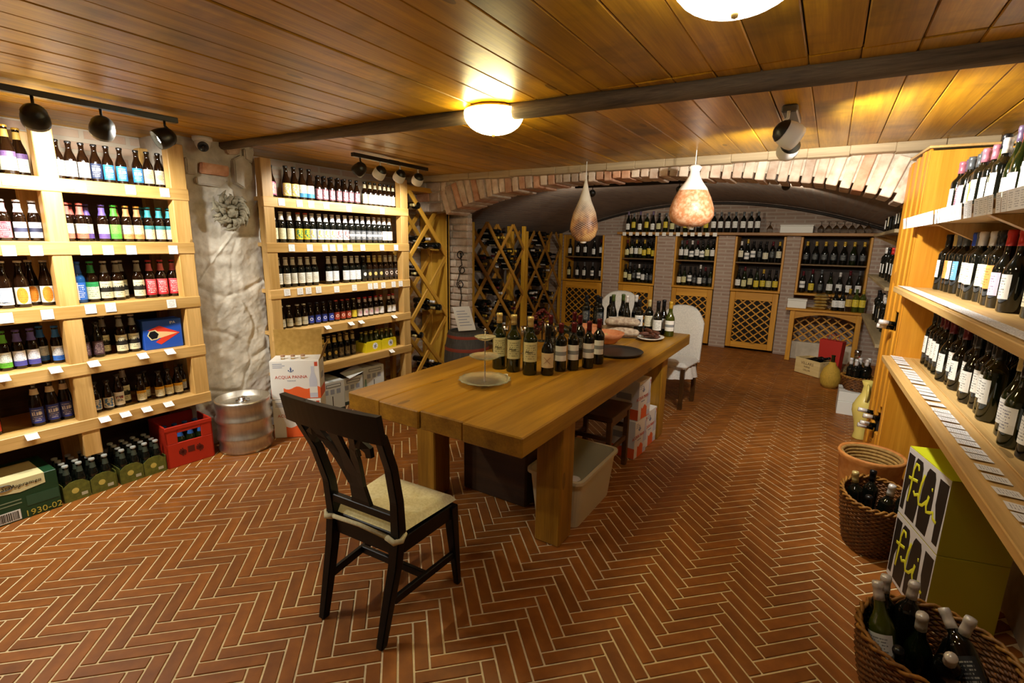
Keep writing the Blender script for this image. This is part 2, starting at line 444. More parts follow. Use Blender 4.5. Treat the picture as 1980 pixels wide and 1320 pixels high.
# ---- vaulted room beyond the arch
def vz(x): return 2.27-.072*abs(x+1.75)**2.05
V = []; F = []; nx = 40
for i in range(nx+1):
    x = -4.66+5.54*i/nx
    for y in (4.665, 8.62): V.append((x, y, vz(x)))
    for y in (4.665, 8.62): V.append((x, y, vz(x)+.1))
for i in range(nx):
    a = 4*i; b = a+4; F += [[a, a+1, b+1, b], [a+2, b+2, b+3, a+3], [a, b, b+2, a+2], [a+1, a+3, b+3, b+1]]
structure(ob('ceiling_vault', fixn(mesh('vault', V, F)), m_vault))
structure(bx('wall_vault_left', -4.62, -4.47, 4.78, 8.6, 0, 1.9, m_vault, c=0))
structure(bx('wall_vault_right', .85, 1.0, 4.7, 8.6, 0, 1.9, m_plaster, c=0))
wb = structure(bx('wall_back', -4.62, 1.0, 8.6, 8.75, 0, 2.3, m_backbrick, c=0))
for a, b in ((-4.46, -4.12), (-3.34, -3.04), (-2.42, -2.13), (-1.48, -1.24), (-.56, -.38), (.46, .85)):
    o = bx('brick_pillar', a, b, 8.2, 8.6, 0, 1.73, m_backbrick, wb, .004); o.location -= wb.location
pts = [(-4.2+5*i/40, 8.585, vz(-4.2+5*i/40)-.03) for i in range(41)]
structure(ob('trim_3', MB().tube(pts, .022, 6).mesh('cable'), plain('dark_cable', '#2a211b', .7)))
# ================================================================ lamps
m_black = plain('black_metal', '#17150f', .4)
m_white = plain('white_metal', '#e8e8e4', .35)
m_chrome = plain('chrome', '#c8c8c8', .18, 1.)
def emat(name, col, s):
    t = NT(name); t.set(col=srgb('#fff6e0'), emit=tuple(col)+(1,), es=s, rough=.3); return t.m
def dome(loc, label, m_glow, r=.155):
    t = thing('ceiling_lamp', label, 'lamp', loc, group='round glass ceiling lamps')
    ob('canopy', MB().lathe([(.06, .0), (r*.92, -.004), (r*.98, -.02), (r*.9, -.03)], 32).mesh('c', True), plain('brass_rim', '#b89a58', .35, .8), t)
    pr = [(r*cos(a)**.9, -.028-r*.62*sin(a)) for a in [i*pi/2/10 for i in range(10)]] + [(.0, -.028-r*.62)]
    ob('glass_bowl', MB().lathe([(r*1.0, -.016)] + pr, 32).mesh('b', True), m_glow, t)
    ob('finial', MB().lathe([(.0, -.028-r*.62-.016), (.008, -.028-r*.62-.012), (.011, -.028-r*.62), (.0, -.028-r*.62+.006)], 12).mesh('f', True), plain('brass_rim', '#b89a58'), t)
    return t
dome((-1.575, 2.265, Z_CEIL), 'glowing cream glass bowl lamp on the plank ceiling above the table', emat('bowl_glow', C_DOME, E_DOME))
dome((-.265, 1.39, Z_CEIL), 'glaring white ceiling lamp cut by the top edge of the photo', emat('bowl_glow_white', C_DOME2, E_DOME2))
def spot_head(name, loc, aim, label, group, m_out, power, size=1., lit=False, cone=95, color=C_SPOT, rot_arm=0):
    """egg-shaped track head hung on a bent arm; loc = where the arm leaves the track"""
    t = thing(name, label, 'spotlight', loc, group=group)
    ax = Vector(aim).normalized(); c = Vector((0, 0, -.085*size)) + Vector((ax.x, ax.y, 0))*.015
    ob('arm', MB().tube([(0, 0, 0), (0, 0, -.025*size), (-ax.x*.03*size, -ax.y*.03*size, -.05*size), tuple(c - ax*.035*size)], .006*size, 8).mesh('a', True), m_out, t)
    q = ax.to_track_quat('Z', 'Y').to_matrix().to_4x4()
    pr = [(.0, -.058), (.018, -.055), (.034, -.044), (.044, -.026), (.049, -.004), (.050, .02), (.047, .036), (.043, .036), (.041, .02), (.0, .016)]
    m = Matrix.Translation(c) @ q @ Matrix.Scale(size, 4)
    ob('housing', MB().lathe(pr, 20, m).mesh('h', True), m_out, t)
    ob('rear_cap', MB().lathe([(.0, -.0595), (.019, -.0565), (.035, -.0455), (.0445, -.03)], 20, m, cap=False).mesh('h', True), m_black if m_out is m_white else m_out, t)
    ob('lens', MB().lathe([(.039, .018), (.0, .0185)], 16, m).mesh('l'), emat('lens_glow_' + label[:9], (1, .97, .9), 400 if lit else 25) if power else plain('lens_off', '#404040', .2), t)
    if power:
        ld = bpy.data.lights.new('spot_beam', 'SPOT'); ld.energy = power; ld.color = color; ld.spot_size = radians(cone); ld.spot_blend = .6; ld.shadow_soft_size = .03
        lo = bpy.data.objects.new('spot_beam', ld); COL.objects.link(lo); lo.parent = t
        lo.location = c + ax*.04*size; lo.rotation_euler = ax.to_track_quat('-Z', 'Y').to_euler()
    return t
def track(label, x0, y0, x1, y1, z=2.235):
    a = Vector((x0, y0)); b = Vector((x1, y1)); d = b-a
    t = thing('lighting_track', label, 'track', (x0, y0, z), atan2(d.y, d.x))
    ob('rail', boxmesh(d.length, .036, .03, .003), m_black, t, (d.length/2, 0, .0))
    ob('feed_box', boxmesh(.12, .042, .036, .004), m_black, t, (d.length*.5, 0, .0))
    return t
track('long black lighting track above the left beer rack', -3.22, -.4, -3.235, 1.49)
for yy, lab, lit in ((-.1, 'black spotlight nearest the camera on the left track', 0), (.37, 'black spotlight second nearest the camera, left track', 0), (.87, 'black spotlight with flat disc face at the left edge, left rack track', 0), (1.13, 'black egg spotlight beside the flaring lamp on left track', 0), (1.42, 'flaring white spotlight at the end of the left track', 1)):
    aim = {.87: (-.75, .25, -.75), 1.13: (-.8, .1, -.7), 1.42: (-.12, -.88, -.45)}.get(yy, (-.02, .35, -1))
    spot_head('track_spotlight', (-3.226, yy, 2.222), aim, lab, 'spotlights on the left track', m_black, P_TRACK*(1.15 if yy < .5 else 1), 1.1, lit, cone=120)
track('short black lighting track above the rack beside the arch', -3.225, 2.72, -3.27, 3.62)
for i, yy in enumerate((2.8, 3.02, 3.26, 3.5)):
    spot_head('track_spotlight', (-3.23-.04*i/3, yy, 2.222), ((-.8, -.2, -.6), (-.8, .05, -.75), (-.8, .15, -.75), (-.8, .3, -.75))[i], ('black spotlight at the left end of the short track', 'white spotlight second from left on the short track', 'white spotlight third from left on the short track', 'white spotlight at the right end of the short track')[i], 'spotlights on the short track', m_black if i == 0 else m_white, P_TRACK*.72, 1.05)
# pair of heads on one ceiling plate by the right shelves
pl = thing('spotlight_plate', 'grey ceiling plate holding the white spotlight pair', 'light fitting', (-.255, 2.93, Z_CEIL))
ob('plate', boxmesh(.07, .3, .035, .006), plain('grey_metal', '#6d6a66', .4, .6), pl, (0, .1, -.0175))
spot_head('track_spotlight', (-.255, 2.86, 2.235), (.72, .42, -.42), 'white spotlight with dark back hanging by the right shelves', 'white spotlight pair by the right shelves', m_white, P_PAIR, 1.25, cone=140)
spot_head('track_spotlight', (-.255, 3.12, 2.2), (-.3, .9, -.35), 'white spotlight aimed at the arch behind its twin', 'white spotlight pair by the right shelves', m_white, P_PAIR*.8, 1.1, cone=120)
# added track behind the brow of the arch, put in to brighten the vaulted room
vt = thing('lighting_track', 'added black fill-light track on the vault just behind the arch brow', 'track', (-2.4, 5.0, 2.175))
ob('rail', boxmesh(2.2, .03, .03, .003), m_black, vt, (1.1, 0, 0))
for i, xx in enumerate((-2.2, -1.3, -.4)):
    spot_head('track_spotlight', (xx, 5.0, 2.165), (.0 if i else -.5, 1, -.35), 'black spotlight %s on the track behind the arch brow' % ('at left', 'in the middle', 'at right')[i], 'added fill spotlights behind the arch brow', m_black, P_VAULT_FILL, .7, cone=110, color=(1, .86, .66))
# ================================================================ beer racks on the left wall
w_rack = {a: wood('rack_pine_' + a, '#b0853f', '#deb470', a, .45, 9, .1) for a in 'xyz'}
m_tag = labmat('#f4f2ec', '#55524c', 'txt')
tag_me = mesh('tag', [(-.0005, -.0275, -.028), (-.0005, .0275, -.028), (-.0005, .0275, .028), (-.0005, -.0275, .028), (.0005, -.0275, -.028), (.0005, .0275, -.028), (.0005, .0275, .028), (.0005, -.0275, .028)], [[3, 2, 1, 0], [4, 5, 6, 7], [0, 1, 5, 4], [1, 2, 6, 5], [2, 3, 7, 6], [3, 0, 4, 7]], uv=[(0, 0), (1, 0), (1, 1), (0, 1)]*2)
SHZ = [1.905, 1.55, 1.178, .828, .472]
XF = -3.75
def beer_rack(label, y0, y1, posts, tags, top=2.19):
    t = thing('beer_rack', label, 'shelving', (XF, (y0+y1)/2, 0)); L = t.location
    def part(name, a, b, c, d, e, f, m, cc=.004):
        o = bx(name, a, b, c, d, e, f, m, t, cc); o.location -= L; return o
    for a, b, zb in posts:
        part('post', XF-.075, XF, a, b, zb, top, w_rack['z'])
        part('rear_post', -4.24, -4.16, a, b, 0, top, w_rack['z'])
    for i, z in enumerate(SHZ):
        part('shelf_board', -4.2, XF-.02, y0+.01, y1-.01, z-.03, z, w_rack['y'], .002)
        part('shelf_rail', XF-.03, XF+.006, y0-.004, y1+.004, z-.078, z-.001, w_rack['y'])
    part('back_panel', -4.225, -4.205, y0+.01, y1-.01, .1, 1.87, wood('rack_back_wood', '#2c1d0e', '#4a3318', 'y', .7), .001)
    for y, z in tags:
        low = z < .9
        o = ob('price_tag', tag_me, m_tag, t, (XF+(.022 if low else .0085), y, z-(.004 if low else 0)), (0, radians(-58 if low else -3), 0)); o.location -= L
    return t
T1 = [(0.86, 1.87), (1.16, 1.86), (1.41, 1.87), (1.6, 1.87), (0.81, 1.5), (0.92, 1.5), (1.14, 1.5), (1.25, 1.5), (1.37, 1.5), (1.61, 1.5), (1.12, 1.15), (1.22, 1.15), (1.56, 1.14), (0.75, 1.14), (0.92, 1.14), (0.91, 0.82), (1.09, 0.82), (1.35, 0.82), (1.51, 0.82), (0.69, 0.82), (0.76, 0.46), (1.1, 0.46), (1.21, 0.46), (1.33, 0.46), (1.46, 0.46)]
T2 = [(2.43, 1.87), (2.59, 1.87), (2.7, 1.87), (2.85, 1.87), (3.09, 1.86), (3.49, 1.86), (2.49, 1.51), (2.66, 1.51), (2.81, 1.51), (2.89, 1.51), (2.97, 1.51), (3.08, 1.51), (3.23, 1.51), (3.47, 1.51), (3.66, 1.51), (2.42, 1.15), (2.54, 1.15), (2.62, 1.15), (2.72, 1.15), (2.91, 1.14), (3.11, 1.14), (3.3, 1.14), (3.37, 1.14), (3.47, 1.14), (3.61, 1.14), (3.71, 1.14), (2.78, 0.815), (3.04, 0.815), (3.16, 0.815), (3.59, 0.815), (3.54, 0.46)]
beer_rack('pine beer rack left of the stone pier, full of beer bottles', -.5, 1.745, ((-.5, -.41, 0), (.985, 1.075, .235), (1.645, 1.745, .395)), T1)
beer_rack('pine beer rack between the stone pier and the arch corner', 2.28, 3.85, ((2.28, 2.37, 0), (3.75, 3.85, 0)), T2)
# ================================================================ bottles
def interp(prof, z):
    for (ra, za), (rb, zb) in zip(prof, prof[1:]):
        if za <= z <= zb and zb > za: return ra+(rb-ra)*(z-za)/(zb-za)
    return prof[-1][0]
#        kind: body profile, label z-range, neck-label z-range, cap start
def prof(R, H, body, sh, neck, rn):
    """R body radius, body height fraction, shoulder end, neck radius"""
    b, s = body*H, sh*H
    P = [(R*.9, 0), (R, .006), (R, b)]
    for i in range(1, 6):
        t = i/6; P.append((rn*1.15+(R-rn*1.15)*(.5+.5*cos(pi*t))**neck, b+(s-b)*t))
    P += [(rn*1.12, s), (rn, H-.022), (rn*1.12, H-.021), (rn*1.12, H-.008), (rn, H)]
    return P
KIND = {
 'long': (prof(.0288, .222, .55, .80, .9, .0125), (.022, .110), (.165, .200)),
 'ale': (prof(.0290, .225, .56, .78, .8, .0135), (.018, .105), (.158, .205)),
 'half': (prof(.0325, .25, .56, .78, .8, .0140), (.02, .125), (.180, .228)),
 'stein': (prof(.0288, .195, .55, .80, .8, .0135), (.018, .085), (.15, .18)),
 'swing': (prof(.0322, .25, .58, .80, .8, .0145), (.03, .118), (.185, .235)),
 'beer75': (prof(.0365, .262, .45, .82, 1.1, .0145), (.025, .125), (.2, .24)),
 'weizen': (prof(.0325, .262, .50, .85, 1.0, .0145), (.02, .115), (.19, .225)),
 'bord': (prof(.0375, .305, .63, .76, .7, .0145), (.07, .165), None),
 'burg': (prof(.0400, .305, .48, .74, 1.1, .0150), (.05, .14), None),
 'flute': (prof(.0375, .335, .45, .80, 1.25, .0145), (.04, .135), None),
 'champ': (prof(.0430, .315, .46, .80, 1.15, .0165), (.06, .14), None),
 'mast': (prof(.0440, .355, .60, .75, .7, .0165), (.085, .205), None),
}
GLASS = {'brown': plain('brown_glass', '#1b0d05', .07, spec=.6), 'black': plain('black_glass', '#0d0f0b', .06, spec=.6), 'green': plain('green_glass', '#141d07', .06, spec=.7),
         'olive': plain('olive_glass', '#3c4410', .06, spec=.7), 'clear': None, 'blue': plain('blue_glass', '#1d4e86', .1), 'amber': plain('amber_glass', '#6a3a08', .08, spec=.6)}
tg = NT('clear_glass'); tg.set(col=(.95, .97, .95, 1), rough=.02, trans=1., ior=1.45); GLASS['clear'] = tg.m
def bmesh_of(kind, what, arc=None):
    k = (kind, what, arc)
    if k in CACHE: return CACHE[k]
    P, lz, nz = KIND[kind]; H = P[-1][1]
    if what == 'body': me = mesh('bottle', *lathedata(P, 16), smooth=True)
    elif what == 'cap':
        me = mesh('cap', *lathedata([(P[-1][0]+.0035, H-.010), (P[-1][0]+.004, H-.004), (P[-1][0]+.0025, H+.001), (0, H+.0015)], 12), smooth=False)
    elif what == 'foil':
        z0 = H-.062; me = mesh('foil', *lathedata([(interp(P, z)+.0012, z) for z in (z0, z0+.02, H-.0225, H-.0205, H-.008, H)] + [(0, H+.0012)], 14), smooth=True)
    else:
        za, zb = lz if what == 'label' else nz
        a = arc or (2.3 if what == 'label' else 3.0); n = 10; V = []; F = []; uv = []
        rows = [za, zb] if what == 'label' else [za, (za+zb)/2, zb]
        for r_, z in enumerate(rows):
            for i in range(n+1):
                th = -pi/2-a/2+a*i/n; rr = interp(P, z)+.0007
                V.append((rr*cos(th), rr*sin(th), z)); uv.append((i/n, r_/(len(rows)-1)))
        for r_ in range(len(rows)-1):
            for i in range(n): b = r_*(n+1)+i; F.append([b, b+1, b+n+2, b+n+1])
        me = mesh('label', V, F, True, uv)
    CACHE[k] = me; return me
CAPM = {}
def capmat(c):
    if c not in CAPM: CAPM[c] = plain('cap_' + c.strip('#'), c, .32, .25)
    return CAPM[c]
def bottle(name, kind, glass, lab, cap, loc, face, label, group, neck=None, rot=None, foil=None, arc=None):
    """glass body with its label, neck label and cap as parts; face = world angle the label looks to"""
    o = ob(name, bmesh_of(kind, 'body'), GLASS[glass], None, loc, rot if rot else face+pi/2)
    tag(o, label, 'bottle', group)
    if lab: ob('label', bmesh_of(kind, 'label', arc), lab, o)
    if neck and KIND[kind][2]: ob('neck_label', bmesh_of(kind, 'neck'), neck, o)
    if foil: ob('capsule', bmesh_of(kind, 'foil'), capmat(foil), o)
    elif cap: ob('crown_cap', bmesh_of(kind, 'cap'), capmat(cap), o)
    return o
S = lambda *a: a
NK = lambda c: labmat(c, '#ffffff', 'plain')
# code: kind, glass, label print, cap, neck print, words
SPEC = {
 'a1': ('beer75', 'brown', labmat('#e3e0c4', '#6c5a7c', 'topbtxt', '#6a4d80'), '#c79a35', NK('#c9a24a'), 'cream wedge label'),
 'a2': ('long', 'brown', labmat('#e9e2d0', '#8a8070', 'txt'), '#1b1b1b', None, 'white label'),
 'a3': ('long', 'brown', labmat('#1f2c4c', '#e8e8e8', 'boldtxt'), '#1b1b1b', None, 'navy label'),
 'a4': ('long', 'brown', labmat('#2b83d0', '#eef4fa', 'boldtxt'), '#1b1b1b', None, 'blue label'),
 'a5': ('long', 'brown', labmat('#e6d9b8', '#5a4030', 'txtdisc', '#c9b184'), '#1b1b1b', None, 'buff label'),
 'b1': ('ale', 'brown', labmat('#eadcc0', '#a03a2c', 'bandtxt', '#e2705a'), '#e0685a', NK('#e0685a'), 'coral label'),
 'b2': ('ale', 'brown', labmat('#e9dcc0', '#5a3f86', 'bandtxt', '#6a539c'), '#5d4a94', NK('#6f5aa8'), 'purple label'),
 'b3': ('ale', 'brown', labmat('#7ed257', '#1d5c1a', 'bandtxt', '#52b73a'), '#3fae2c', NK('#55c43a'), 'bright green label'),
 'b4': ('ale', 'brown', labmat('#ead9b4', '#6b3b1d', 'bandtxt', '#d8955a'), '#c98e34', NK('#d38a58'), 'orange label'),
 'b5': ('ale', 'brown', labmat('#e7dcb8', '#285a5c', 'topbtxt', '#3f8f92'), '#2a8890', NK('#3b98a0'), 'teal label'),
 'b6': ('ale', 'brown', labmat('#e0707a', '#ffffff', 'ovaltxt', '#d6404e'), '#d6d2cc', NK('#e08a88'), 'red oval label'),
 'b7': ('ale', 'brown', labmat('#eceaf0', '#2b2f4a', 'txtmid', '#3a3f5c'), '#e2e0dc', NK('#e6e6ea'), 'white shield label'),
 'c1': ('half', 'blue', labmat('#2a67c4', '#ffffff', 'sidetxt', '#e8edf2'), '#2a62c8', NK('#2a62c8'), 'blue label'),
 'c2': ('half', 'brown', labmat('#dfe6c4', '#1d6a36', 'topbtxt', '#2c9a55'), '#2f9c56', NK('#2f9c56'), 'green label'),
 'c3': ('half', 'brown', labmat('#e2dcb4', '#15130d', 'boldmidtxt', '#1b1912'), '#b7b5ac', NK('#8f8d84'), 'black and cream label'),
 'c4': ('half', 'brown', labmat('#b8232d', '#ffffff', 'diagtxt', '#e25a62'), '#b5303a', NK('#d8707a'), 'red label'),
 'c5': ('weizen', 'brown', labmat('#e4e9ec', '#2f5f8a', 'txt'), '#dedbd2', None, 'large pale label'),
 'c6': ('weizen', 'brown', labmat('#f0ead8', '#c45a12', 'ovaltxt', '#e8912a'), '#dedbd2', None, 'orange oval label'),
 'd1': ('ale', 'brown', labmat('#e6e8de', '#3a3a3a', 'bandtxt', '#5fb02c'), '#4a9a2c', NK('#6cc03c'), 'green banded label'),
 'd2': ('ale', 'brown', labmat('#e4e4ec', '#3a3a5a', 'bandtxt', '#4a4aa0'), '#6a5aa8', NK('#6a60b0'), 'violet banded label'),
 'd3': ('ale', 'brown', labmat('#e4e8ee', '#2a3a5a', 'bandtxt', '#2f6ccc'), '#3a82d8', NK('#3a82d8'), 'blue banded label'),
 'd4': ('ale', 'black', labmat('#4a3440', '#d8c8c0', 'txtpic', '#6d4f5c'), '#2a2422', None, 'dusky purple label'),
 'e1': ('stein', 'brown', labmat('#e6e2d8', '#1d3a6a', 'pictxt', '#3a78c0'), '#2a2422', None, 'blue picture label'),
 'e2': ('ale', 'brown', labmat('#ece9e4', '#9a2430', 'bold', '#1c1a1c'), '#2a2422', None, 'white label with bold lettering'),
 'e3': ('stein', 'brown', labmat('#e8e0c0', '#3a5a2a', 'topbtxt', '#e6aa2a'), '#2a2422', None, 'yellow label'),
 'e4': ('weizen', 'brown', labmat('#2b3a94', '#e8e6f4', 'boldtxt', '#b83a3a'), '#bfa98a', NK('#e2cfa8'), 'royal blue label'),
 'e5': ('weizen', 'brown', labmat('#c8402a', '#f0e0c0', 'txt'), '#bfa98a', None, 'red-orange label'),
 'f1': ('beer75', 'brown', labmat('#d86a98', '#ffffff', 'pictxt', '#e8d0a0'), '#1b1b1b', None, 'pink label'),
 'f2': ('beer75', 'brown', labmat('#e6d070', '#3a3020', 'pictxt', '#e8e2d8'), '#1b1b1b', None, 'yellow picture label'),
 'f3': ('beer75', 'brown', labmat('#f0e8d0', '#3a3a3a', 'bandtxt', '#3f92c8'), '#1b1b1b', None, 'cream and blue label'),
 'f4': ('long', 'brown', labmat('#7a4a52', '#f0e0e0', 'pictxt', '#c4a0a8'), '#1b1b1b', None, 'dusky pink label'),
 'f5': ('long', 'brown', labmat('#e2d8b2', '#5a4a30', 'txt'), '#1b1b1b', NK('#e2d8b2'), 'pale cream label'),
 'g1': ('swing', 'black', labmat('#e4dfb8', '#6a6440', 'txt'), '#dcd6c8', NK('#e6e2d6'), 'cream label'),
 'g2': ('swing', 'black', labmat('#d8c022', '#1f5a3a', 'pictxt', '#2f7a50'), '#c8503c', NK('#d8d0c4'), 'yellow and green label'),
 'g3': ('swing', 'black', labmat('#c8d0da', '#5a5040', 'pictxt', '#e0c46a'), '#dcd6c8', NK('#e6e6e6'), 'picture label'),
 'g4': ('swing', 'black', labmat('#ece6e4', '#c02a30', 'pictxt', '#d86a6a'), '#dcd6c8', NK('#eeeeee'), 'white and red label'),
 'g5': ('swing', 'black', labmat('#4a4c50', '#d8d8d8', 'midtxt', '#b8bcc0'), '#dcd6c8', NK('#e0e0e0'), 'grey label'),
 'g6': ('swing', 'black', labmat('#e8d2c2', '#a85a48', 'txt'), '#dcd6c8', NK('#eee6e0'), 'pale pink label'),
 'h1': ('swing', 'black', labmat('#e8e6d8', '#4a5a6a', 'txtdisc', '#d2d0bc'), '#dcd6c8', NK('#e2e0d8'), 'ivory label'),
 'h2': ('swing', 'black', labmat('#e6e8ea', '#5a6068', 'txt'), '#dcd6c8', NK('#e0e0dc'), 'white label'),
 'h3': ('swing', 'black', labmat('#16150f', '#e8e8e8', 'disc', '#eceae4'), '#dcd6c8', None, 'white diamond label'),
 'h4': ('swing', 'brown', labmat('#16150f', '#5a3a10', 'disctxt', '#d8c478'), '#dccf96', NK('#d8c478'), 'round yellow label'),
 'h5': ('swing', 'brown', labmat('#1c1712', '#8a5a3a', 'ringdisctxt', '#e2dcd0'), '#dcd6c8', NK('#e8e4dc'), 'round white label'),
 'i1': ('stein', 'brown', labmat('#cfc8ae', '#3a3a30', 'txtmid', '#b5ae94'), '#d8d4cc', None, 'grey-beige label'),
 'i2': ('stein', 'brown', labmat('#2a3ea0', '#e6e6f0', 'ringdisc', '#e0e0ea'), '#24243a', None, 'blue label'),
 'i3': ('stein', 'brown', labmat('#a8402a', '#f0e6d0', 'ringdisc', '#e8dcc8'), '#b03a2c', None, 'brick red label'),
 'i4': ('stein', 'brown', labmat('#e6cf3a', '#5a4a10', 'txt'), '#b8a868', None, 'yellow label'),
 'i5': ('stein', 'brown', labmat('#e4dcdc', '#8a2a3a', 'txtdisc', '#caa0a8'), '#c83038', NK('#d8c8c8'), 'white label red cap'),
 'i6': ('stein', 'brown', labmat('#e8e6e4', '#6a7a9a', 'txt'), '#c8404a', NK('#e8d8d8'), 'white label pale cap'),
 'j1': ('ale', 'green', labmat('#2a3018', '#c8c8a0', 'txt'), '#6a6a5a', None, 'dark green label'),
 'j2': ('ale', 'black', labmat('#141210', '#3a3010', 'disctxt', '#e0c060'), '#c8b878', NK('#e0c060'), 'round gold label'),
 'j3': ('ale', 'black', labmat('#3a3028', '#c8b890', 'pictxt', '#7a6a48'), '#c8b878', NK('#c8b070'), 'dark brown label'),
}
ROWS = {
 'u1_1L': 'a1:0.81 a1:0.86 a1:0.90 a1:0.965', 'u1_1R': 'a2:1.11 a2:1.17 a2:1.23 a3:1.29 a4:1.35 a4:1.42 a4:1.51 a5:1.57 a5:1.635',
 'u1_2L': 'b6:0.77 b6:0.835 b7:0.90 b7:0.965', 'u1_2R': 'b1:1.11 b1:1.145 b1:1.175 b2:1.225 b2:1.285 b3:1.345 b4:1.375 b4:1.41 b4:1.435 b4:1.47 b5:1.505 b5:1.535 b5:1.56 b5:1.60 b5:1.63 b5:1.66',
 'u1_3L': 'c5:0.72 c5:0.79 c6:0.86 c6:0.92 c6:0.97', 'u1_3R': 'c1:1.12 c2:1.185 c3:1.25 c3:1.315 c3:1.36 c3:1.43 c4:1.50 c4:1.57 c4:1.64',
 'u1_4L': 'd1:0.675 d1:0.74 d2:0.80 d2:0.86 d3:0.915 d3:0.97', 'u1_4R': 'd4:1.10 d4:1.165 c3:1.22 c3:1.29 c3:1.36',
 'u1_5L': 'e5:0.64 e4:0.83 e4:0.90 e4:0.965', 'u1_5R': 'e1:1.11 e1:1.175 e2:1.235 c3:1.29 e3:1.36 e3:1.41 e3:1.47 e3:1.53 e3:1.59 e3:1.645',
 'u2_1': 'f1:2.42 f1:2.47 f2:2.56 f2:2.635 f3:2.71 f3:2.785 f4:2.84 f4:2.875 f4:2.905 f4:2.935 f4:2.97 f4:3.005 f4:3.035 f4:3.08 f4:3.115 f4:3.15 f4:3.18 f4:3.215 f4:3.29 f5:3.34 f5:3.39 f5:3.45 f5:3.515 f5:3.58 f5:3.64 f5:3.70 f5:3.76',
 'u2_2': 'g1:2.42 g1:2.49 g1:2.565 g2:2.65 g2:2.72 g3:2.785 g3:2.855 g3:2.925 g3:2.995 g4:3.065 g4:3.135 g5:3.205 g5:3.275 g5:3.345 g5:3.415 g5:3.485 g5:3.555 g6:3.62 g6:3.69 g6:3.75',
 'u2_3': 'h1:2.43 h1:2.50 h1:2.57 h1:2.64 h1:2.71 h1:2.78 h2:2.93 h2:3.00 h2:3.04 h2:3.12 h2:3.19 h2:3.255 h3:3.33 h4:3.40 h4:3.475 h4:3.55 h5:3.62 h5:3.69 h5:3.76',
 'u2_4': 'i1:2.43 i1:2.50 i1:2.58 i1:2.645 i2:2.71 i2:2.78 i2:2.85 i2:2.92 i3:2.985 i3:3.055 i3:3.12 i4:3.19 i5:3.26 i5:3.33 i5:3.40 i5:3.475 i6:3.54 i6:3.595 i6:3.65 i6:3.71 i6:3.76',
 'u2_5': 'j1:2.75 j2:2.815 j2:2.88 j2:2.945 j3:3.01 j3:3.05 j3:3.085 j3:3.12 j3:3.16 j3:3.20',
}
SHW = ['top shelf', 'second shelf', 'third shelf', 'fourth shelf', 'bottom shelf']
rng = random.Random(11)
for key, s in ROWS.items():
    unit, rest_ = key.split('_'); lev = int(rest_[0])-1; bay = rest_[1:]
    place = 'rack beside arch' if bay == '' else 'rack left of pier'
    seq = [(float(t.split(':')[1]), t.split(':')[0]) for t in s.split()]; seq.sort(); last = {}; cnt = {}
    tot = {}
    for _, c in seq: tot[c] = tot.get(c, 0)+1
    for y, c in seq:
        kind, gl, lab, cap, nk, words = SPEC[c]; R = KIND[kind][0][1][0]
        row = 0
        while row in last and y-R < last[row]-.0005: row += 1
        if y-R < last.get(row, -9)-.0005: continue
        last[row] = y+R
        cnt[c] = cnt.get(c, 0)+1
        pos = ('%s from left, ' % ORD[cnt[c]]) if tot[c] > 1 else ''
        if lev == 4 and unit == 'u1': bot = SHZ[4]
        else: bot = SHZ[lev]
        xx = XF-.115-row*.064
        if y > .93 and y < 1.1: xx = min(xx, XF-.12)
        lbl = '%s beer bottle, %s, %s%s, %s' % ({'black': 'dark', 'brown': 'brown', 'green': 'green', 'blue': 'blue'}[gl], words, pos, SHW[lev], place)
        bottle('beer_bottle', kind, gl, lab, cap, (xx+rng.uniform(-.004, .004), y, bot+.0005), rng.uniform(-.12, .12)-.25, lbl, 'beers on the %s, %s' % (SHW[lev], place), nk)

for o in list(bpy.data.objects):
    l = o.get('label', '')
    if 'large pale label' in l: text('lettering', 'Helmut', .016, plain('navy_ink', '#1c2a4a', .5), o, (0, -.0338, .035), (pi/2, 0, 0))
    if 'bold lettering' in l:
        text('lettering', 'WEST', .016, plain('navy_ink', '#1c2a4a', .5), o, (0, -.0305, .075), (pi/2, 0, 0)); text('lettering', 'IPA', .022, plain('navy_ink', '#1c2a4a', .5), o, (0, -.0305, .05), (pi/2, 0, 0))
# ================================================================ the big table
w_tab = {a: wood('table_wood_' + a, '#7a5210', '#b68626', a, .36, 8, .1) for a in 'xyz'}
TX0, TX1, TY0, TY1, TZ = -2.07, -.98, 1.64, 4.55, .80
tb = thing('tasting_table', 'long heavy wooden table of thick planks in mid-room', 'table', ((TX0+TX1)/2, (TY0+TY1)/2, 0)); L = tb.location
def part(t, name, *a, m, c=.004):
    o = bx(name, *a, m, t, c); o.location -= t.location; return o
xs = [TX0, -1.83, -1.56, -1.30, TX1]
for i, (a, b) in enumerate(zip(xs, xs[1:])):
    part(tb, 'plank', a+.0015, b-.0015, TY0+(.004, -.004, .006, 0)[i], TY1, TZ-.095, TZ-(.001 if i % 2 else 0), m=w_tab['y'], c=.006)
for (lx, ly) in ((-1.18, 2.12), (-2.06, 2.14), (-1.18, 3.9), (-2.06, 3.9)):
    part(tb, 'leg', lx, lx+.15, ly, ly+.15, 0, TZ-.096, m=w_tab['z'], c=.008)
for ly in (2.16, 3.94): part(tb, 'crossbeam', -2.04, -1.05, ly, ly+.12, TZ-.21, TZ-.095, m=w_tab['x'], c=.006)
part(tb, 'carved_bracket', -1.22, -1.16, 2.03, 2.12, .53, .64, m=wood('carved_dark_wood', '#2c1c08', '#4c3412', 'x', .5), c=.02)
ch = thing('storage_chest', 'dark wooden chest standing under the table between its legs', 'chest', (-1.62, 2.62, 0))
m_chest = wood('chest_wood', '#2a1a0a', '#43290f', 'x', .5)
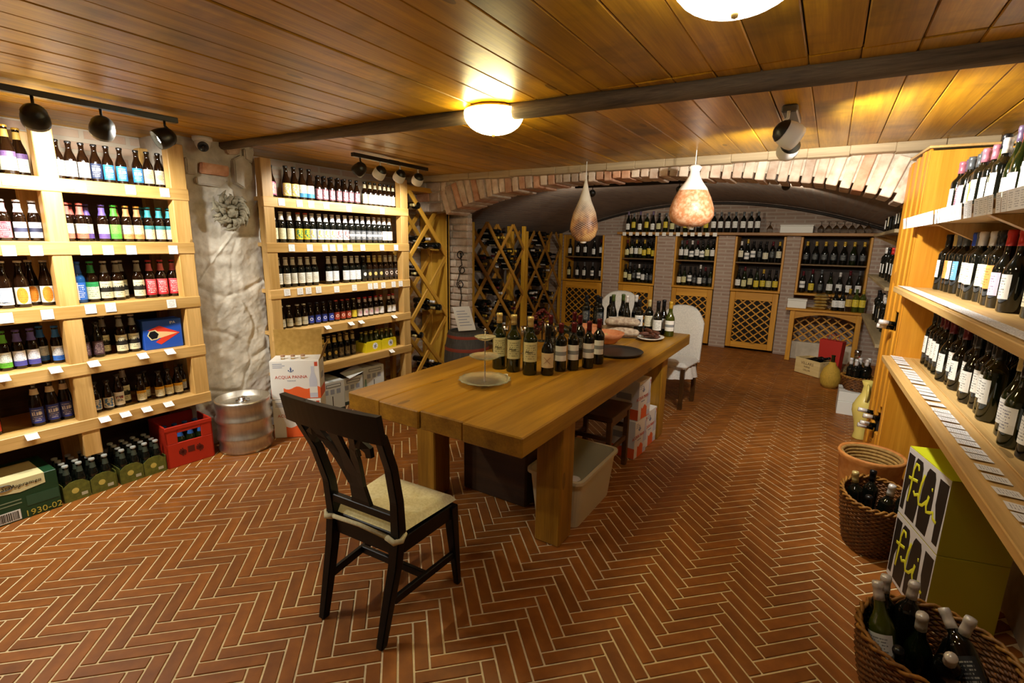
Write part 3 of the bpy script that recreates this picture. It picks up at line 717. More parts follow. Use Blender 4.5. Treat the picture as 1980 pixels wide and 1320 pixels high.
part(ch, 'body', -1.86, -1.38, 2.36, 2.9, .0, .5, m=m_chest, c=.01); part(ch, 'lid', -1.875, -1.365, 2.345, 2.915, .502, .535, m=m_chest, c=.006)
# ================================================================ chair in front of the table
m_chair = plain('black_lacquer', '#090908', .4, spec=.35)
def fabric(name, c1, c2): return grainy(name, c1, c2, 90, .9, .25, detail=2, dist=.001, rnd=.03)
m_cush = fabric('cream_cushion', '#cfc391', '#e2d8ac')
c = thing('dining_chair', 'black wooden dining chair with carved splat and cream tied cushion', 'chair', (-1.50, 1.40, 0), radians(3.5))
def lg(pts, wx, wy, name='leg'):
    """square-section curved member"""
    V = []; F = []
    for (x, y, z, k) in pts:
        for dx, dy in ((-1, -1), (1, -1), (1, 1), (-1, 1)): V.append((x+dx*wx*k/2, y+dy*wy*k/2, z))
    for i in range(len(pts)-1):
        for j in range(4): a = i*4+j; b = i*4+(j+1) % 4; F.append([a, b, b+4, a+4])
    F += [[3, 2, 1, 0], [len(V)-4+i for i in range(4)]]
    me = mesh('m', V, F); bm = bmesh.new(); bm.from_mesh(me); bmesh.ops.bevel(bm, geom=[e for e in bm.edges], offset=.004, segments=2, affect='EDGES', clamp_overlap=True); bm.to_mesh(me); bm.free()
    return ob(name, me, m_chair, c)
for s in (-1, 1):
    lg([(s*.165, -.265, 0, .8), (s*.17, -.225, .16, .95), (s*.178, -.185, .32, 1.05), (s*.182, -.165, .46, 1.1), (s*.188, -.175, .6, 1.), (s*.202, -.215, .76, .95), (s*.222, -.285, .92, .9)], .042, .042, 'rear_leg')
    lg([(s*.205, .2, 0, .62), (s*.207, .192, .05, .68), (s*.206, .18, .15, .8), (s*.2, .17, .3, 1.), (s*.195, .165, .42, 1.1)], .044, .046)
    a = Vector((s*.182, -.15, .395)); b = Vector((s*.2, .16, .395))
    ob('seat_rail', MB().add(*boxdata(-.011, .011, -.15, .15, -.035, .035, .003), Matrix.Translation((a+b)/2) @ Matrix.Rotation(-s*.058, 4, 'Z')).mesh('r'), m_chair, c)
    ob('side_stretcher', MB().add(*boxdata(-.01, .01, -.195, .18, -.018, .018, .003), Matrix.Translation((s*.19, 0, .17)) @ Matrix.Rotation(-s*.08, 4, 'Z')).mesh('r'), m_chair, c)
ob('front_rail', MB().box(-.19, .19, .155, .178, .36, .43, .003).mesh('r'), m_chair, c)
ob('back_rail', MB().box(-.175, .175, -.18, -.158, .36, .43, .003).mesh('r'), m_chair, c)
ob('cross_stretcher', MB().box(-.185, .185, -.02, .0, .152, .188, .003).mesh('r'), m_chair, c)
ob('lower_back_rail', MB().box(-.18, .18, -.186, -.160, .505, .54, .003).mesh('r'), m_chair, c)
V = []; F = []; n = 14          # curved top rail
for i in range(n+1):
    t = -1+2*i/n; x = t*.252; y = -.30-.028*(1-t*t)+.004
    zt = 1.005+.006*(1-t*t); zb = .895+.012*(1-abs(t))
    lean = .022
    for (dy, z) in ((-.013, zb), (.013, zb), (.013-lean, zt), (-.013-lean, zt)): V.append((x, y+dy, z))
for i in range(n):
    for j in range(4): a = i*4+j; b = i*4+(j+1) % 4; F.append([a, b, b+4, a+4])
F += [[3, 2, 1, 0], [n*4+i for i in range(4)]]
tr_me = mesh('toprail', V, F); bm = bmesh.new(); bm.from_mesh(tr_me); bmesh.ops.recalc_face_normals(bm, faces=bm.faces); bm.to_mesh(tr_me); bm.free()
ob('top_rail', tr_me, m_chair, c)
def ybk(z): return -.172-.14*max(0, (z-.52)/.4)**1.5
sp = MB()
def ribbon(pts, wd, th=.018):
    n = len(pts); V = []; F = []
    for i, (x, z) in enumerate(pts):
        a = pts[max(i-1, 0)]; b = pts[min(i+1, n-1)]; d = Vector((b[0]-a[0], b[1]-a[1])).normalized(); nx, nz = -d.y, d.x; ww = wd[i]/2
        for (s, dy) in ((-1, -th/2), (1, -th/2), (1, th/2), (-1, th/2)): V.append((x+nx*ww*s, ybk(z)+dy, z+nz*ww*s))
    for i in range(n-1):
        for j in range(4): a = i*4+j; b = i*4+(j+1) % 4; F.append([a, b, b+4, a+4])
    F += [[3, 2, 1, 0], [(n-1)*4+i for i in range(4)]]; sp.add(V, F)
# splat: a stem that divides into a centre leaf and two curling side branches
ribbon([(0, .51), (0, .56), (0, .62), (0, .68), (0, .73)], [.125, .095, .08, .078, .075])
ribbon([(0, .70), (0, .76), (-.002, .82), (0, .9)], [.07, .05, .042, .055])
for s in (-1, 1):
    ribbon([(s*.012, .64), (s*.032, .71), (s*.05, .77), (s*.066, .825), (s*.095, .862), (s*.13, .866), (s*.15, .848), (s*.146, .825), (s*.132, .822)], [.06, .05, .044, .038, .036, .036, .042, .042, .03])
    ribbon([(s*.066, .8), (s*.085, .86), (s*.1, .905)], [.04, .034, .04])
ob('carved_splat', fixn(sp.mesh('splat')), m_chair, c)
# seat panel and tufted cushion
ob('seat_panel', MB().box(-.185, .185, -.165, .165, .425, .446, .004).mesh('sp'), m_chair, c)
V = []; F = []; nx = 24
tuft = [(-.09, -.07), (.09, -.07), (-.09, .08), (.09, .08), (0, .005)]
def cush(i, j, top):
    u, v = -1+2*i/nx, -1+2*j/nx; wd = .185+.035*(v+1)/2
    x = u*wd; y = v*.17+.005
    e = max(0, 1-max(abs(u), abs(v))**7)
    z = .445+.004 if not top else .449+.036*e**.6 - sum(.02*math.exp(-((x-a)**2+(y-b)**2)/.0004) for a, b in tuft)
    return (x, y, z)
for top in (1, 0):
    for j in range(nx+1):
        for i in range(nx+1): V.append(cush(i, j, top))
N1 = (nx+1)**2
for j in range(nx):
    for i in range(nx):
        a = j*(nx+1)+i; F.append([a, a+1, a+nx+2, a+nx+1]); F.append([N1+a, N1+a+nx+1, N1+a+nx+2, N1+a+1])
rim = [i for i in range(nx+1)] + [j*(nx+1)+nx for j in range(1, nx+1)] + [nx*(nx+1)+i for i in range(nx-1, -1, -1)] + [j*(nx+1) for j in range(nx-1, 0, -1)]
for a, b in zip(rim, rim[1:]+rim[:1]): F.append([a, N1+a, N1+b, b])
cu = ob('seat_cushion', mesh('cushion', V, F, True), m_cush, c)
for s in (-1, 1):
    ob('tie_band', MB().tube([(s*.165, -.14, .452), (s*.2, -.15, .45), (s*.212, -.18, .442), (s*.19, -.2, .436), (s*.15, -.198, .446)], .012, 8).mesh('t', True), m_cush, cu)
ob('tie_band', MB().tube([(-.15, -.198, .447), (0, -.195, .452), (.15, -.198, .447)], .009, 8).mesh('t', True), m_cush, cu)
for a, b in tuft: ob('button', MB().lathe([(.008, .0), (.006, .003), (0, .004)], 8, Matrix.Translation((a, b, .465))).mesh('b', True), m_cush, cu)
# ================================================================ stool and tub under the table
m_stool = wood('stool_wood', '#3c2409', '#5e3b12', 'x', .45)
st = thing('wooden_stool', 'dark brown wooden stool tucked under the table edge', 'stool', (-1.25, 3.12, 0))
part(st, 'seat', -1.44, -1.07, 2.93, 3.32, .44, .47, m=m_stool)
for lx in (-1.43, -1.115):
    for ly in (2.94, 3.275): part(st, 'leg', lx, lx+.035, ly, ly+.035, 0, .44, m=m_stool)
for lx in (-1.425, -1.11): part(st, 'stretcher', lx, lx+.022, 2.975, 3.275, .2, .235, m=m_stool); part(st, 'apron', lx, lx+.022, 2.975, 3.275, .385, .44, m=m_stool)
for ly in (2.945, 3.28): part(st, 'stretcher', -1.395, -1.115, ly, ly+.022, .29, .32, m=m_stool)
m_tub = plain('cream_plastic', '#d2c9a4', .45)
tubt = thing('plastic_tub', 'cream plastic tub on the floor under the table', 'tub', (-1.17, 2.585, 0))
def rrect(hx, hy, r, n=5):
    P = []
    for cx_, cy_, a0 in ((hx-r, hy-r, 0), (-hx+r, hy-r, 90), (-hx+r, -hy+r, 180), (hx-r, -hy+r, 270)):
        for i in range(n): a = radians(a0+90*i/(n-1)); P.append((cx_+r*cos(a), cy_+r*sin(a)))
    return P
def loops(stack, cap=True):
    V = []; F = []; n = len(stack[0][0])
    for P, z in stack: V += [(x, y, z) for x, y in P]
    for k in range(len(stack)-1):
        for i in range(n): j = (i+1) % n; F.append([k*n+i, k*n+j, (k+1)*n+j, (k+1)*n+i])
    if cap: F += [list(range(n))[::-1], [(len(stack)-1)*n+i for i in range(n)]]
    return V, F
ob('tub_body', mesh('tub', *loops([(rrect(.14, .25, .04), 0), (rrect(.165, .285, .045), .295), (rrect(.16, .28, .042), .295), (rrect(.135, .245, .038), .006)]), smooth=False), m_tub, tubt)
ob('tub_rim', mesh('rim', *loops([(rrect(.165, .285, .045), .285), (rrect(.18, .30, .05), .285), (rrect(.18, .30, .05), .303), (rrect(.16, .28, .042), .303), (rrect(.16, .28, .042), .285)], False)), m_tub, tubt)
jr = thing('glass_jar', 'small clear glass jar with white lid in the cream tub', 'jar', (-1.13, 2.5, .007))
ob('glass', MB().lathe([(.05, 0), (.058, .02), (.058, .12), (.035, .165), (.035, .18)], 20).mesh('g', True), GLASS['clear'], jr)
ob('lid', MB().lathe([(.039, .181), (.039, .205), (.0, .207)], 20).mesh('g'), plain('white_plastic', '#e6e4de', .4), jr)
# ================================================================ pier: lion mask, camera
m_lion = grainy('aged_stone', '#6b6552', '#a79f86', 30, .9, .4, detail=5)
def lion_h(x, z):
    g = lambda a, b, sx, sz, h: h*math.exp(-((x-a)/sx)**2-((z-b)/sz)**2)
    f = g(0, 0, .06, .075, .04)+g(0, .0, .011, .03, .022)+g(0, -.022, .02, .012, .02)
    for q in (-1, 1):
        f += g(q*.027, .03, .022, .008, .02)-g(q*.024, .014, .012, .008, .02)+g(q*.03, -.012, .014, .016, .012)+g(q*.016, -.038, .014, .008, .01)
    return f-g(0, -.052, .017, .009, .03)+g(0, -.07, .018, .012, .014)
lm = thing('lion_mask', 'grey stone lion-head mask with wild mane on the plastered pier', 'relief', (-3.845, 2.07, 1.775))
V = [(lion_h(0, 0), 0, 0)]; F = []; nr, nt = 30, 64
for j in range(1, nr+1):
    for i in range(nt):
        a = 2*pi*i/nt; r = .092*j/nr; y, z = r*cos(a)*.85, r*sin(a)
        V.append((max(lion_h(y, z), 0)+.006 if j < nr else -.04, y, z))
for i in range(nt): F.append([0, 1+i, 1+(i+1) % nt])
for j in range(nr-1):
    for i in range(nt): a = 1+j*nt+i; b = 1+j*nt+(i+1) % nt; F.append([a, a+nt, b+nt, b])
ob('face', mesh('lion', V, F, True), m_lion, lm)
mn = MB(); rl = random.Random(3)
for ring, (n_, r0, r1, xx, rad) in enumerate(((18, .055, .112, .03, .0135), (24, .08, .145, .012, .0145))):
    for i in range(n_):
        a = 2*pi*(i+.5*ring)/n_+rl.uniform(-.06, .06); tw_ = rl.choice((-1, 1))*rl.uniform(.25, .5); l = r1*rl.uniform(.88, 1.06)
        pts = []
        for k in range(7):
            t = k/6; r = r0+(l-r0)*t; aa = a+tw_*t*t+.15*sin(t*5); pts.append((xx+.016*sin(pi*t)-.006*t, r*cos(aa), r*sin(aa)*1.02))
        mn.tube(pts, [rad*f for f in (.6, .95, 1.1, 1., .8, .55, .15)], 8)
ob('mane', mn.mesh('mane', True), m_lion, lm)
cc = thing('security_camera', 'white dome security camera on the pier below the ceiling', 'camera', (-3.80, 1.90, 2.27))
mwp = plain('white_plastic', '#e6e4de', .4)
ob('mount', MB().lathe([(.062, 0), (.062, -.02), (.055, -.03), (.0, -.031)], 28).mesh('m', True), mwp, cc)
dq = Vector((.75, -.35, -.55)).normalized().to_track_quat('Z', 'Y').to_matrix().to_4x4()
dm = Matrix.Translation((.02, -.01, -.05))
ob('dome', MB().lathe([(.05*cos(a), -.03-.062*sin(a)) for a in [i*pi/2/8 for i in range(8)]]+[(0, -.092)], 24).mesh('d', True), mwp, cc)
ob('lens_ring', MB().lathe([(.034, .0), (.034, .014), (.026, .016), (.024, .008), (0, .008)], 24, Matrix.Translation((.022, -.01, -.052)) @ dq @ Matrix.Translation((0, 0, .024))).mesh('d', True), plain('dark_lens', '#2c3038', .15), cc)
ob('lens', MB().lathe([(.012, .0), (.008, .008), (.0, .01)], 16, Matrix.Translation((.022, -.01, -.052)) @ dq @ Matrix.Translation((0, 0, .033))).mesh('d', True), plain('lens_glass', '#101218', .05), cc)
# ================================================================ goods on the floor along the left wall
m_steel = grainy('brushed_steel', '#c4bcac', '#d8d2c4', 60, .4, .1, metal=1., stretch=(1, 1, .1))
kg = thing('beer_keg', 'stainless steel beer keg on the floor in front of the pier', 'keg', (-3.645, 1.922, 0))
kp = [(.17, .0), (.195, .004), (.2, .03), (.192, .05), (.195, .09), (.206, .105), (.206, .125), (.195, .14), (.195, .23), (.206, .245), (.206, .262), (.196, .277), (.194, .33), (.2, .345), (.203, .385), (.198, .402), (.188, .402), (.183, .36), (.15, .35), (.06, .365), (.05, .368)]
ob('keg_body', MB().lathe([(r*.945, z) for r, z in kp], 48).mesh('keg', True), m_steel, kg)
ob('valve', MB().lathe([(.05, .366), (.05, .38), (.03, .382), (.03, .398), (.018, .4), (.016, .39), (.0, .39)], 20).mesh('v', True), m_chrome, kg)
cr_m = plain('red_plastic', '#b52a14', .4)
cr = thing('beer_crate', 'red plastic beer crate on the floor beside the steel keg', 'crate', (-3.83, 1.558, 0), radians(-4))
def crate_box(t, hx, hy, H, m, wall=.012):
    for s in (-1, 1):
        ob('end_wall', MB().box(-hx, hx, s*hy-(wall if s > 0 else 0), s*hy+(0 if s > 0 else wall), 0, H, .003).mesh('w'), m, t)
    ob('rear_wall', MB().box(-hx, -hx+wall, -hy, hy, 0, H, .003).mesh('w'), m, t)
    b = MB()
    b.box(hx-wall, hx, -hy, hy, 0, H*.58, .003); b.box(hx-wall, hx, -hy, -hy*.5, H*.58, H, .003); b.box(hx-wall, hx, hy*.5, hy, H*.58, H, .003); b.box(hx-wall, hx, -hy*.5, hy*.5, H*.82, H, .003)
    b.box(hx-wall, hx+.004, -hy, hy, H-.03, H, .003)
    ob('front_wall', b.mesh('w'), m, t); ob('crate_floor', MB().box(-hx+.01, hx-.01, -hy+.01, hy-.01, .002, .012, 0).mesh('f'), m, t)
crate_box(cr, .15, .15, .30, cr_m)
dk = plain('dark_print', '#5a160c', .5)
for s in (-1, 1):
    for a in range(6): ob('emblem', MB().box(-.001, .001, -.004, .004, -.03+.002*a, .03-.002*a, 0, Matrix.Translation((.151, s*.055, .1)) @ Matrix.Rotation(a*pi/6, 4, 'X')).mesh('e'), dk, cr)
ob('emblem', MB().box(.15, .1512, -.022, .022, .085, .13, 0).mesh('e'), dk, cr)
for i in range(2):
    for j in range(4):
        bottle('beer_bottle', 'half', 'green', None, '#27508c', (-3.85+.08*i+.004*j, 1.459+.0658*j-.004*i, .0135), 0, 'green beer bottle with blue cap in the red crate, %s row, %s from left' % (('rear', 'front')[i], ORD[j+1]), 'green bottles in the red crate', NK('#2a5ca0'))
# two open trays of green bottles
m_olive = grainy('olive_card', '#4e5216', '#6c6d24', 40, .6, 0, detail=2)
for q, (y0, wlab) in enumerate(((.84, 'nearer the green carton'), (1.125, 'nearer the red crate'))):
    tr_ = thing('bottle_tray', 'olive cardboard tray of green beer bottles %s' % wlab, 'tray', (-3.83, y0+.135, 0))
    hx, hy = .125, .132
    for sx in (-1, 1):
        for k in (0, 1):     # fronts dip between the two packs
            pts = [(-hy+k*hy, 0), (-hy+(k+1)*hy-.004, 0), (-hy+(k+1)*hy-.004, .095), (-hy+(k+.75)*hy, .12), (-hy+(k+.5)*hy, .125), (-hy+(k+.25)*hy, .12), (-hy+k*hy, .095)]
            fr = ob('tray_front' if sx > 0 else 'tray_rear', MB().prism(pts, sx*hx-.002, sx*hx+.002, 'x').mesh('f'), m_olive, tr_)
            if sx > 0:
                ob('print', MB().lathe([(.018, 0), (.0, .0006)], 12, Matrix.Translation((hx+.0022, -hy+(k+.42)*hy, .062)) @ Matrix.Rotation(pi/2, 4, 'Y')).mesh('p'), plain('gold_print', '#c9b75a', .4), fr)
                ob('print', MB().box(hx+.002, hx+.0026, -hy+(k+.62)*hy, -hy+(k+.85)*hy, .02, .04).mesh('p'), plain('pale_print', '#b9b69a', .5), fr)
    for sy in (-1, 1): ob('tray_end', MB().box(-hx, hx, sy*hy-.002, sy*hy+.002, 0, .11).mesh('e'), m_olive, tr_)
    for i in range(4):
        for j in range(4):
            n_ = i*4+j
            bottle('beer_bottle', 'long', 'black', labmat('#1c2616', '#a8a890', 'txt'), '#b8bcb4', (-3.83+.092-.0602*i, y0+.037+.0645*j, .001), 0, 'green bottle in tray %s, %s row from front, %s from left' % (wlab, ORD[i+1], ORD[j+1]), 'green bottles in the tray %s' % wlab, NK('#3a4234'))
m_gcard = plain('dark_green_card', '#0f3a1c', .5)
gc = thing('beer_carton', 'dark green beer carton with cream top at the lower left', 'carton', (-3.85, .66, 0))
for i, (yy, z0, hh) in enumerate(((0, 0, .235),)):
    ob('carton_body', MB().box(-.16, .165, -.165, .165, 0, .24, .003).mesh('c'), m_gcard, gc)
ob('cream_panel', MB().prism([(-.165+.0, .2405), (.11, .2405), (.11, .18), (.0, .165), (-.165, .19)], .1655, .1668, 'x').mesh('p'), plain('cream_card', '#d9cf9a', .5), gc)
ob('cream_top', MB().box(-.1, .1668, -.165, .11, .2402, .2412).mesh('p'), plain('cream_card', '#d9cf9a', .5), gc)
ob('dark_panel', MB().box(.1655, .1664, .02, .16, .07, .13).mesh('p'), plain('faint_panel', '#274a30', .6), gc)
RX = (pi/2, 0, pi/2)
ob('emblem', MB().tube([(.1685, -.06+.03*cos(a)*(1+.3*a/6), .212+.014*sin(a)*(1+.2*a/6)) for a in [i*.35 for i in range(20)]], .0025, 4).mesh('e'), plain('dark_ink', '#2c2416', .5), gc)
text('lettering', 'Staropramen', .032, plain('dark_ink', '#2c2416', .5), gc, (.169, .01, .208), RX, shear=.25)
text('lettering', '1930-02', .05, plain('gold_ink', '#b8a840', .5), gc, (.1665, .085, .025), RX)
for i in range(2): ob('print', MB().box(.1655, .1661, -.1, .0, .1+.02*i, .106+.02*i).mesh('p'), plain('pale_ink', '#7d8a6a', .5), gc)
bc = MB(); yy = -.11
rb = random.Random(2)
while yy < -.02: ww = rb.choice((.002, .003, .005)); bc.box(.1666, .1672, yy, yy+ww, .014, .062); yy += ww+rb.choice((.002, .003))
ob('barcode_ground', MB().box(.1655, .1664, -.12, -.012, .008, .068).mesh('p'), plain('white_card', '#e4e2da', .6), gc)
ob('barcode', bc.mesh('b'), plain('dark_ink', '#2c2416', .5), gc)
gb = thing('gift_box', 'blue gift box with red arrow print on the fourth shelf, left rack', 'box', (-3.87, 1.52, SHZ[3]), radians(-4))
ob('box_body', MB().box(-.06, .06, -.115, .115, .0005, .2, .003).mesh('g'), plain('blue_card', '#1d4fb4', .45), gb)
ob('print', MB().prism([(-.09, .135), (-.02, .16), (.1, .1), (-.02, .03), (-.05, .05), (.02, .1)], .0601, .0608, 'x').mesh('p'), plain('red_print', '#d83a24', .5), gb)
ob('print', MB().prism([(-.05, .125), (.02, .115), (.085, .1), (.02, .085), (-.05, .07)], .0605, .0612, 'x').mesh('p'), plain('peach_print', '#f0c48a', .5), gb)
ob('window', MB().prism([(-.095, .1), (-.08, .13), (-.045, .135), (-.02, .105), (-.035, .07), (-.075, .065)], .0608, .0618, 'x').mesh('p'), plain('cream_card', '#d9cf9a'), gb)
ob('window', MB().prism([(-.088, .1), (-.076, .124), (-.049, .128), (-.028, .104), (-.04, .077), (-.071, .072)], .0612, .0622, 'x').mesh('p'), plain('dark_window', '#14181c', .3), gb)
text('lettering', 'IPA', .025, plain('white_ink', '#f0f0f0', .5), gb, (.061, .06, .175), RX)
# ---- water cartons
m_wcard = plain('white_card', '#e4e2da', .6); m_kraft = grainy('kraft_card', '#96742f', '#ab8742', 30, .85, .1)
m_or = plain('orange_print', '#e8642c', .5); m_blue = plain('blue_print', '#4a5f8c', .5); m_redt = plain('red_ink', '#c44a2a', .5); m_grey = plain('grey_print', '#9aa0b0', .5)
def water_carton(name, label, loc, rz, hx=.1, hy=.185, H=.32, open_=False, long_side=True):
    """white carton, orange wave at the base, lily and lettering, bottle picture at the right"""
    t = thing(name, label, 'carton', loc, rz, 'water cartons')
    ob('carton_body', MB().box(-hx, hx, -hy, hy, .001, H, .003).mesh('c'), m_wcard, t)
    n = 14; pl_ = [(-hy*.5, .004), (hy*.995, .004)] + [(hy*.995-(1.495*hy)*i/n, .095+.012*sin(i*.9)) for i in range(n+1)]
    ob('orange_band', MB().prism(pl_, hx+.0002, hx+.0012, 'x').mesh('o'), m_or, t)
    for sy in (-1, 1):
        ob('orange_band', MB().box(-hx, hx, sy*hy-.0012 if sy < 0 else sy*hy+.0002, sy*hy+.0012 if sy > 0 else sy*hy-.0002, .004, .085).mesh('o'), m_or, t)
        ob('print', MB().box(-hx*.5, hx*.5, sy*hy-.001 if sy < 0 else sy*hy+.0002, sy*hy+.001 if sy > 0 else sy*hy-.0002, .15, .2).mesh('o'), m_grey, t)
    z0 = H*.64
    fl = MB(); fl.prism([(0, .035), (.007, .015), (0, -.015), (-.007, .015)], 0, .0008, 'x', Matrix.Translation((hx+.0005, -.03, z0+.03)))
    for s in (-1, 1): fl.prism([(s*.004, -.005), (s*.018, .012), (s*.022, .003), (s*.017, -.003), (s*.012, .002)][::s], 0, .0008, 'x', Matrix.Translation((hx+.0005, -.03, z0+.03)))
    fl.box(0, .0008, -.013, .013, -.008, -.004, 0, Matrix.Translation((hx+.0005, -.03, z0+.03))); ob('emblem', fl.mesh('fl'), m_blue, t)
    text('lettering', 'ACQUA PANNA', .035, m_redt, t, (hx+.0012, -.03, z0-.02), RX, sx=.95)
    text('lettering', 'TOSCANA', .014, m_grey, t, (hx+.0012, -.03, z0-.05), RX)
    bp = [(.03, .01), (.03, .16), (.012, .22), (.012, .27), (-.012, .27), (-.012, .22), (-.03, .16), (-.03, .01)]
    ob('bottle_picture', MB().prism([(a+hy*.72, b) for a, b in bp], hx+.0012, hx+.0018, 'x').mesh('b'), plain('pale_blue_print', '#c5c9d6', .5), t)
    ob('bottle_picture', MB().box(hx+.0016, hx+.0022, hy*.72-.03, hy*.72+.03, .05, .1).mesh('b'), m_wcard, t)
    for i in range(3): ob('print', MB().box(hx+.0004, hx+.001, -hy*.88, -hy*.5+.02*(i % 2), H-.03-.014*i, H-.024-.014*i).mesh('p'), m_grey, t)
    ob('print', MB().box(hx+.0004, hx+.001, hy*.8, hy*.93, H-.05, H-.015).mesh('p'), m_redt, t)
    return t
a1 = water_carton('water_carton', 'closed water carton at the bottom beside the keg', (-3.54, 2.33, 0), radians(-47))
a2 = water_carton('water_carton', 'open water carton with raised kraft flap stacked beside the keg', (-3.542, 2.332, .322), radians(-46))
ob('raised_flap', MB().add(*boxdata(-.002, .002, -.185, .185, 0, .22, 0), Matrix.Translation((-.0985, 0, .318)) @ Matrix.Rotation(.03, 4, 'Y')).mesh('f'), m_kraft, a2)
ob('side_flap', MB().add(*boxdata(-.1, .1, -.002, .002, 0, .14, 0), Matrix.Translation((0, .187, .315)) @ Matrix.Rotation(-.35, 4, 'X') @ Matrix.Rotation(-.0, 4, 'Y')).mesh('f'), m_kraft, a2)
for j in range(3):
    bt = thing('water_bottle', 'water bottle cap peeking from the open carton, %s from left' % ORD[j+1], 'bottle', (-3.58+.05*j, 2.235+.055*j, .6425), 0, 'bottle caps in the open water carton')
    ob('neck', MB().lathe([(.016, 0), (.016, .02)], 12).mesh('n', True), GLASS['clear'], bt); ob('cap', MB().lathe([(.017, .018), (.017, .034), (0, .035)], 12).mesh('n'), plain('tan_cap', '#b08a6a', .4), bt)
m_wc = plain('cool_white_card', '#d3d6d2', .6)
for i, (x, y, rz, lab) in enumerate(((-3.86, 2.80, -.12, 'white wine carton nearest the water cartons below the rack'), (-3.93, 3.08, -.1, 'white wine carton with black liner, middle of three below the rack'), (-3.94, 3.37, -.12, 'white wine carton at the right of three below the rack'))):
    t = thing('wine_carton', lab, 'carton', (x, y, 0), rz, 'white wine cartons below the rack'); h = (.30, .27, .32)[i]
    ob('carton_body', MB().box(-.14, .14, -.125, .125, .0, h, .003).mesh('c'), m_wc, t)
    ob('base_band', MB().box(-.141, .141, -.126, .126, .001, .035).mesh('c'), plain('dark_band', '#2a3a34', .5), t)
    ob('print', MB().box(.1402, .1412, -.06, .09, h-.055, h-.025).mesh('p'), plain('grey_ink', '#4c5258', .5), t); ob('print', MB().box(.1406, .1416, -.055, .085, h-.05, h-.03).mesh('p'), m_wc, t)
    for k in range(3): ob('print', MB().box(.1402, .141, -.08+.062*k, -.04+.062*k, h-.12, h-.075).mesh('p'), plain('grey_print', '#9aa0b0'), t)
    ob('print', MB().box(.1402, .141, -.002, .006, .06, h-.14).mesh('p'), plain('dark_ink', '#2c2416'), t)
    ob('bottle_picture', MB().prism([(-.115, .03), (-.085, .03), (-.085, .13), (-.093, .2), (-.107, .2), (-.115, .13)], .1402, .141, 'x').mesh('p'), plain('green_print', '#7a9a86', .5), t)
    if i == 1:
        ob('black_liner', MB().box(-.13, .14, -.12, .12, h+.001, h+.02, .006).mesh('l'), plain('black_film', '#1a1a1c', .3), t)
        ob('open_flap', MB().add(*boxdata(-.06, .06, -.12, .12, -.001, .001), Matrix.Translation((.12, .03, h+.045)) @ Matrix.Rotation(.4, 4, 'Y') @ Matrix.Rotation(.3, 4, 'Z')).mesh('f'), m_wc, t)
    else: ob('tape', MB().box(-.139, .139, -.02, .02, h+.0002, h+.001).mesh('t'), plain('clear_tape', '#b9bdb8', .2), t)
# yellow six-packs and their bottles on the bottom shelf
m_yel = plain('yellow_card', '#e2cf1c', .45)
for q, y0 in enumerate((3.36, 3.57)):
    t = thing('beer_carrier', 'yellow cardboard carrier of green bottles, %s of two, rack beside arch' % ('left', 'right')[q], 'carrier', (-3.865, y0, SHZ[4]), 0, 'yellow bottle carriers')
    ob('carrier_front', MB().prism([(-.1, .0005), (.1, .0005), (.1, .09), (.085, .11), (-.085, .11), (-.1, .09)], .07, .073, 'x').mesh('f'), m_yel, t)
    ob('carrier_rear', MB().box(-.073, -.07, -.1, .1, .0005, .11).mesh('f'), m_yel, t)
    for s in (-1, 1): ob('carrier_end', MB().box(-.07, .07, s*.1-.002, s*.1+.002, .0005, .1).mesh('f'), m_yel, t)
    ob('emblem', MB().lathe([(.034, 0), (0, .0006)], 20, Matrix.Translation((.0732, .02, .055)) @ Matrix.Rotation(pi/2, 4, 'Y')).mesh('e'), plain('white_ink', '#f0f0f0'), t)
    for k in range(3): ob('emblem', MB().box(-.0003, .0005, -.004, .004, -.024, .024, 0, Matrix.Translation((.0741, .02, .055)) @ Matrix.Rotation(k*pi/3, 4, 'X')).mesh('e'), m_grey, t)
    for i in range(2):
        for j in range(3): bottle('beer_bottle', 'stein', 'olive', None, '#c8c060', (-3.865+.034-.066*i, y0-.064+.064*j, SHZ[4]+.001), 0, 'green bottle in %s yellow carrier, %s row, %s from left' % (('left', 'right')[q], ('front', 'rear')[i], ORD[j+1]), 'green bottles in the yellow carriers')
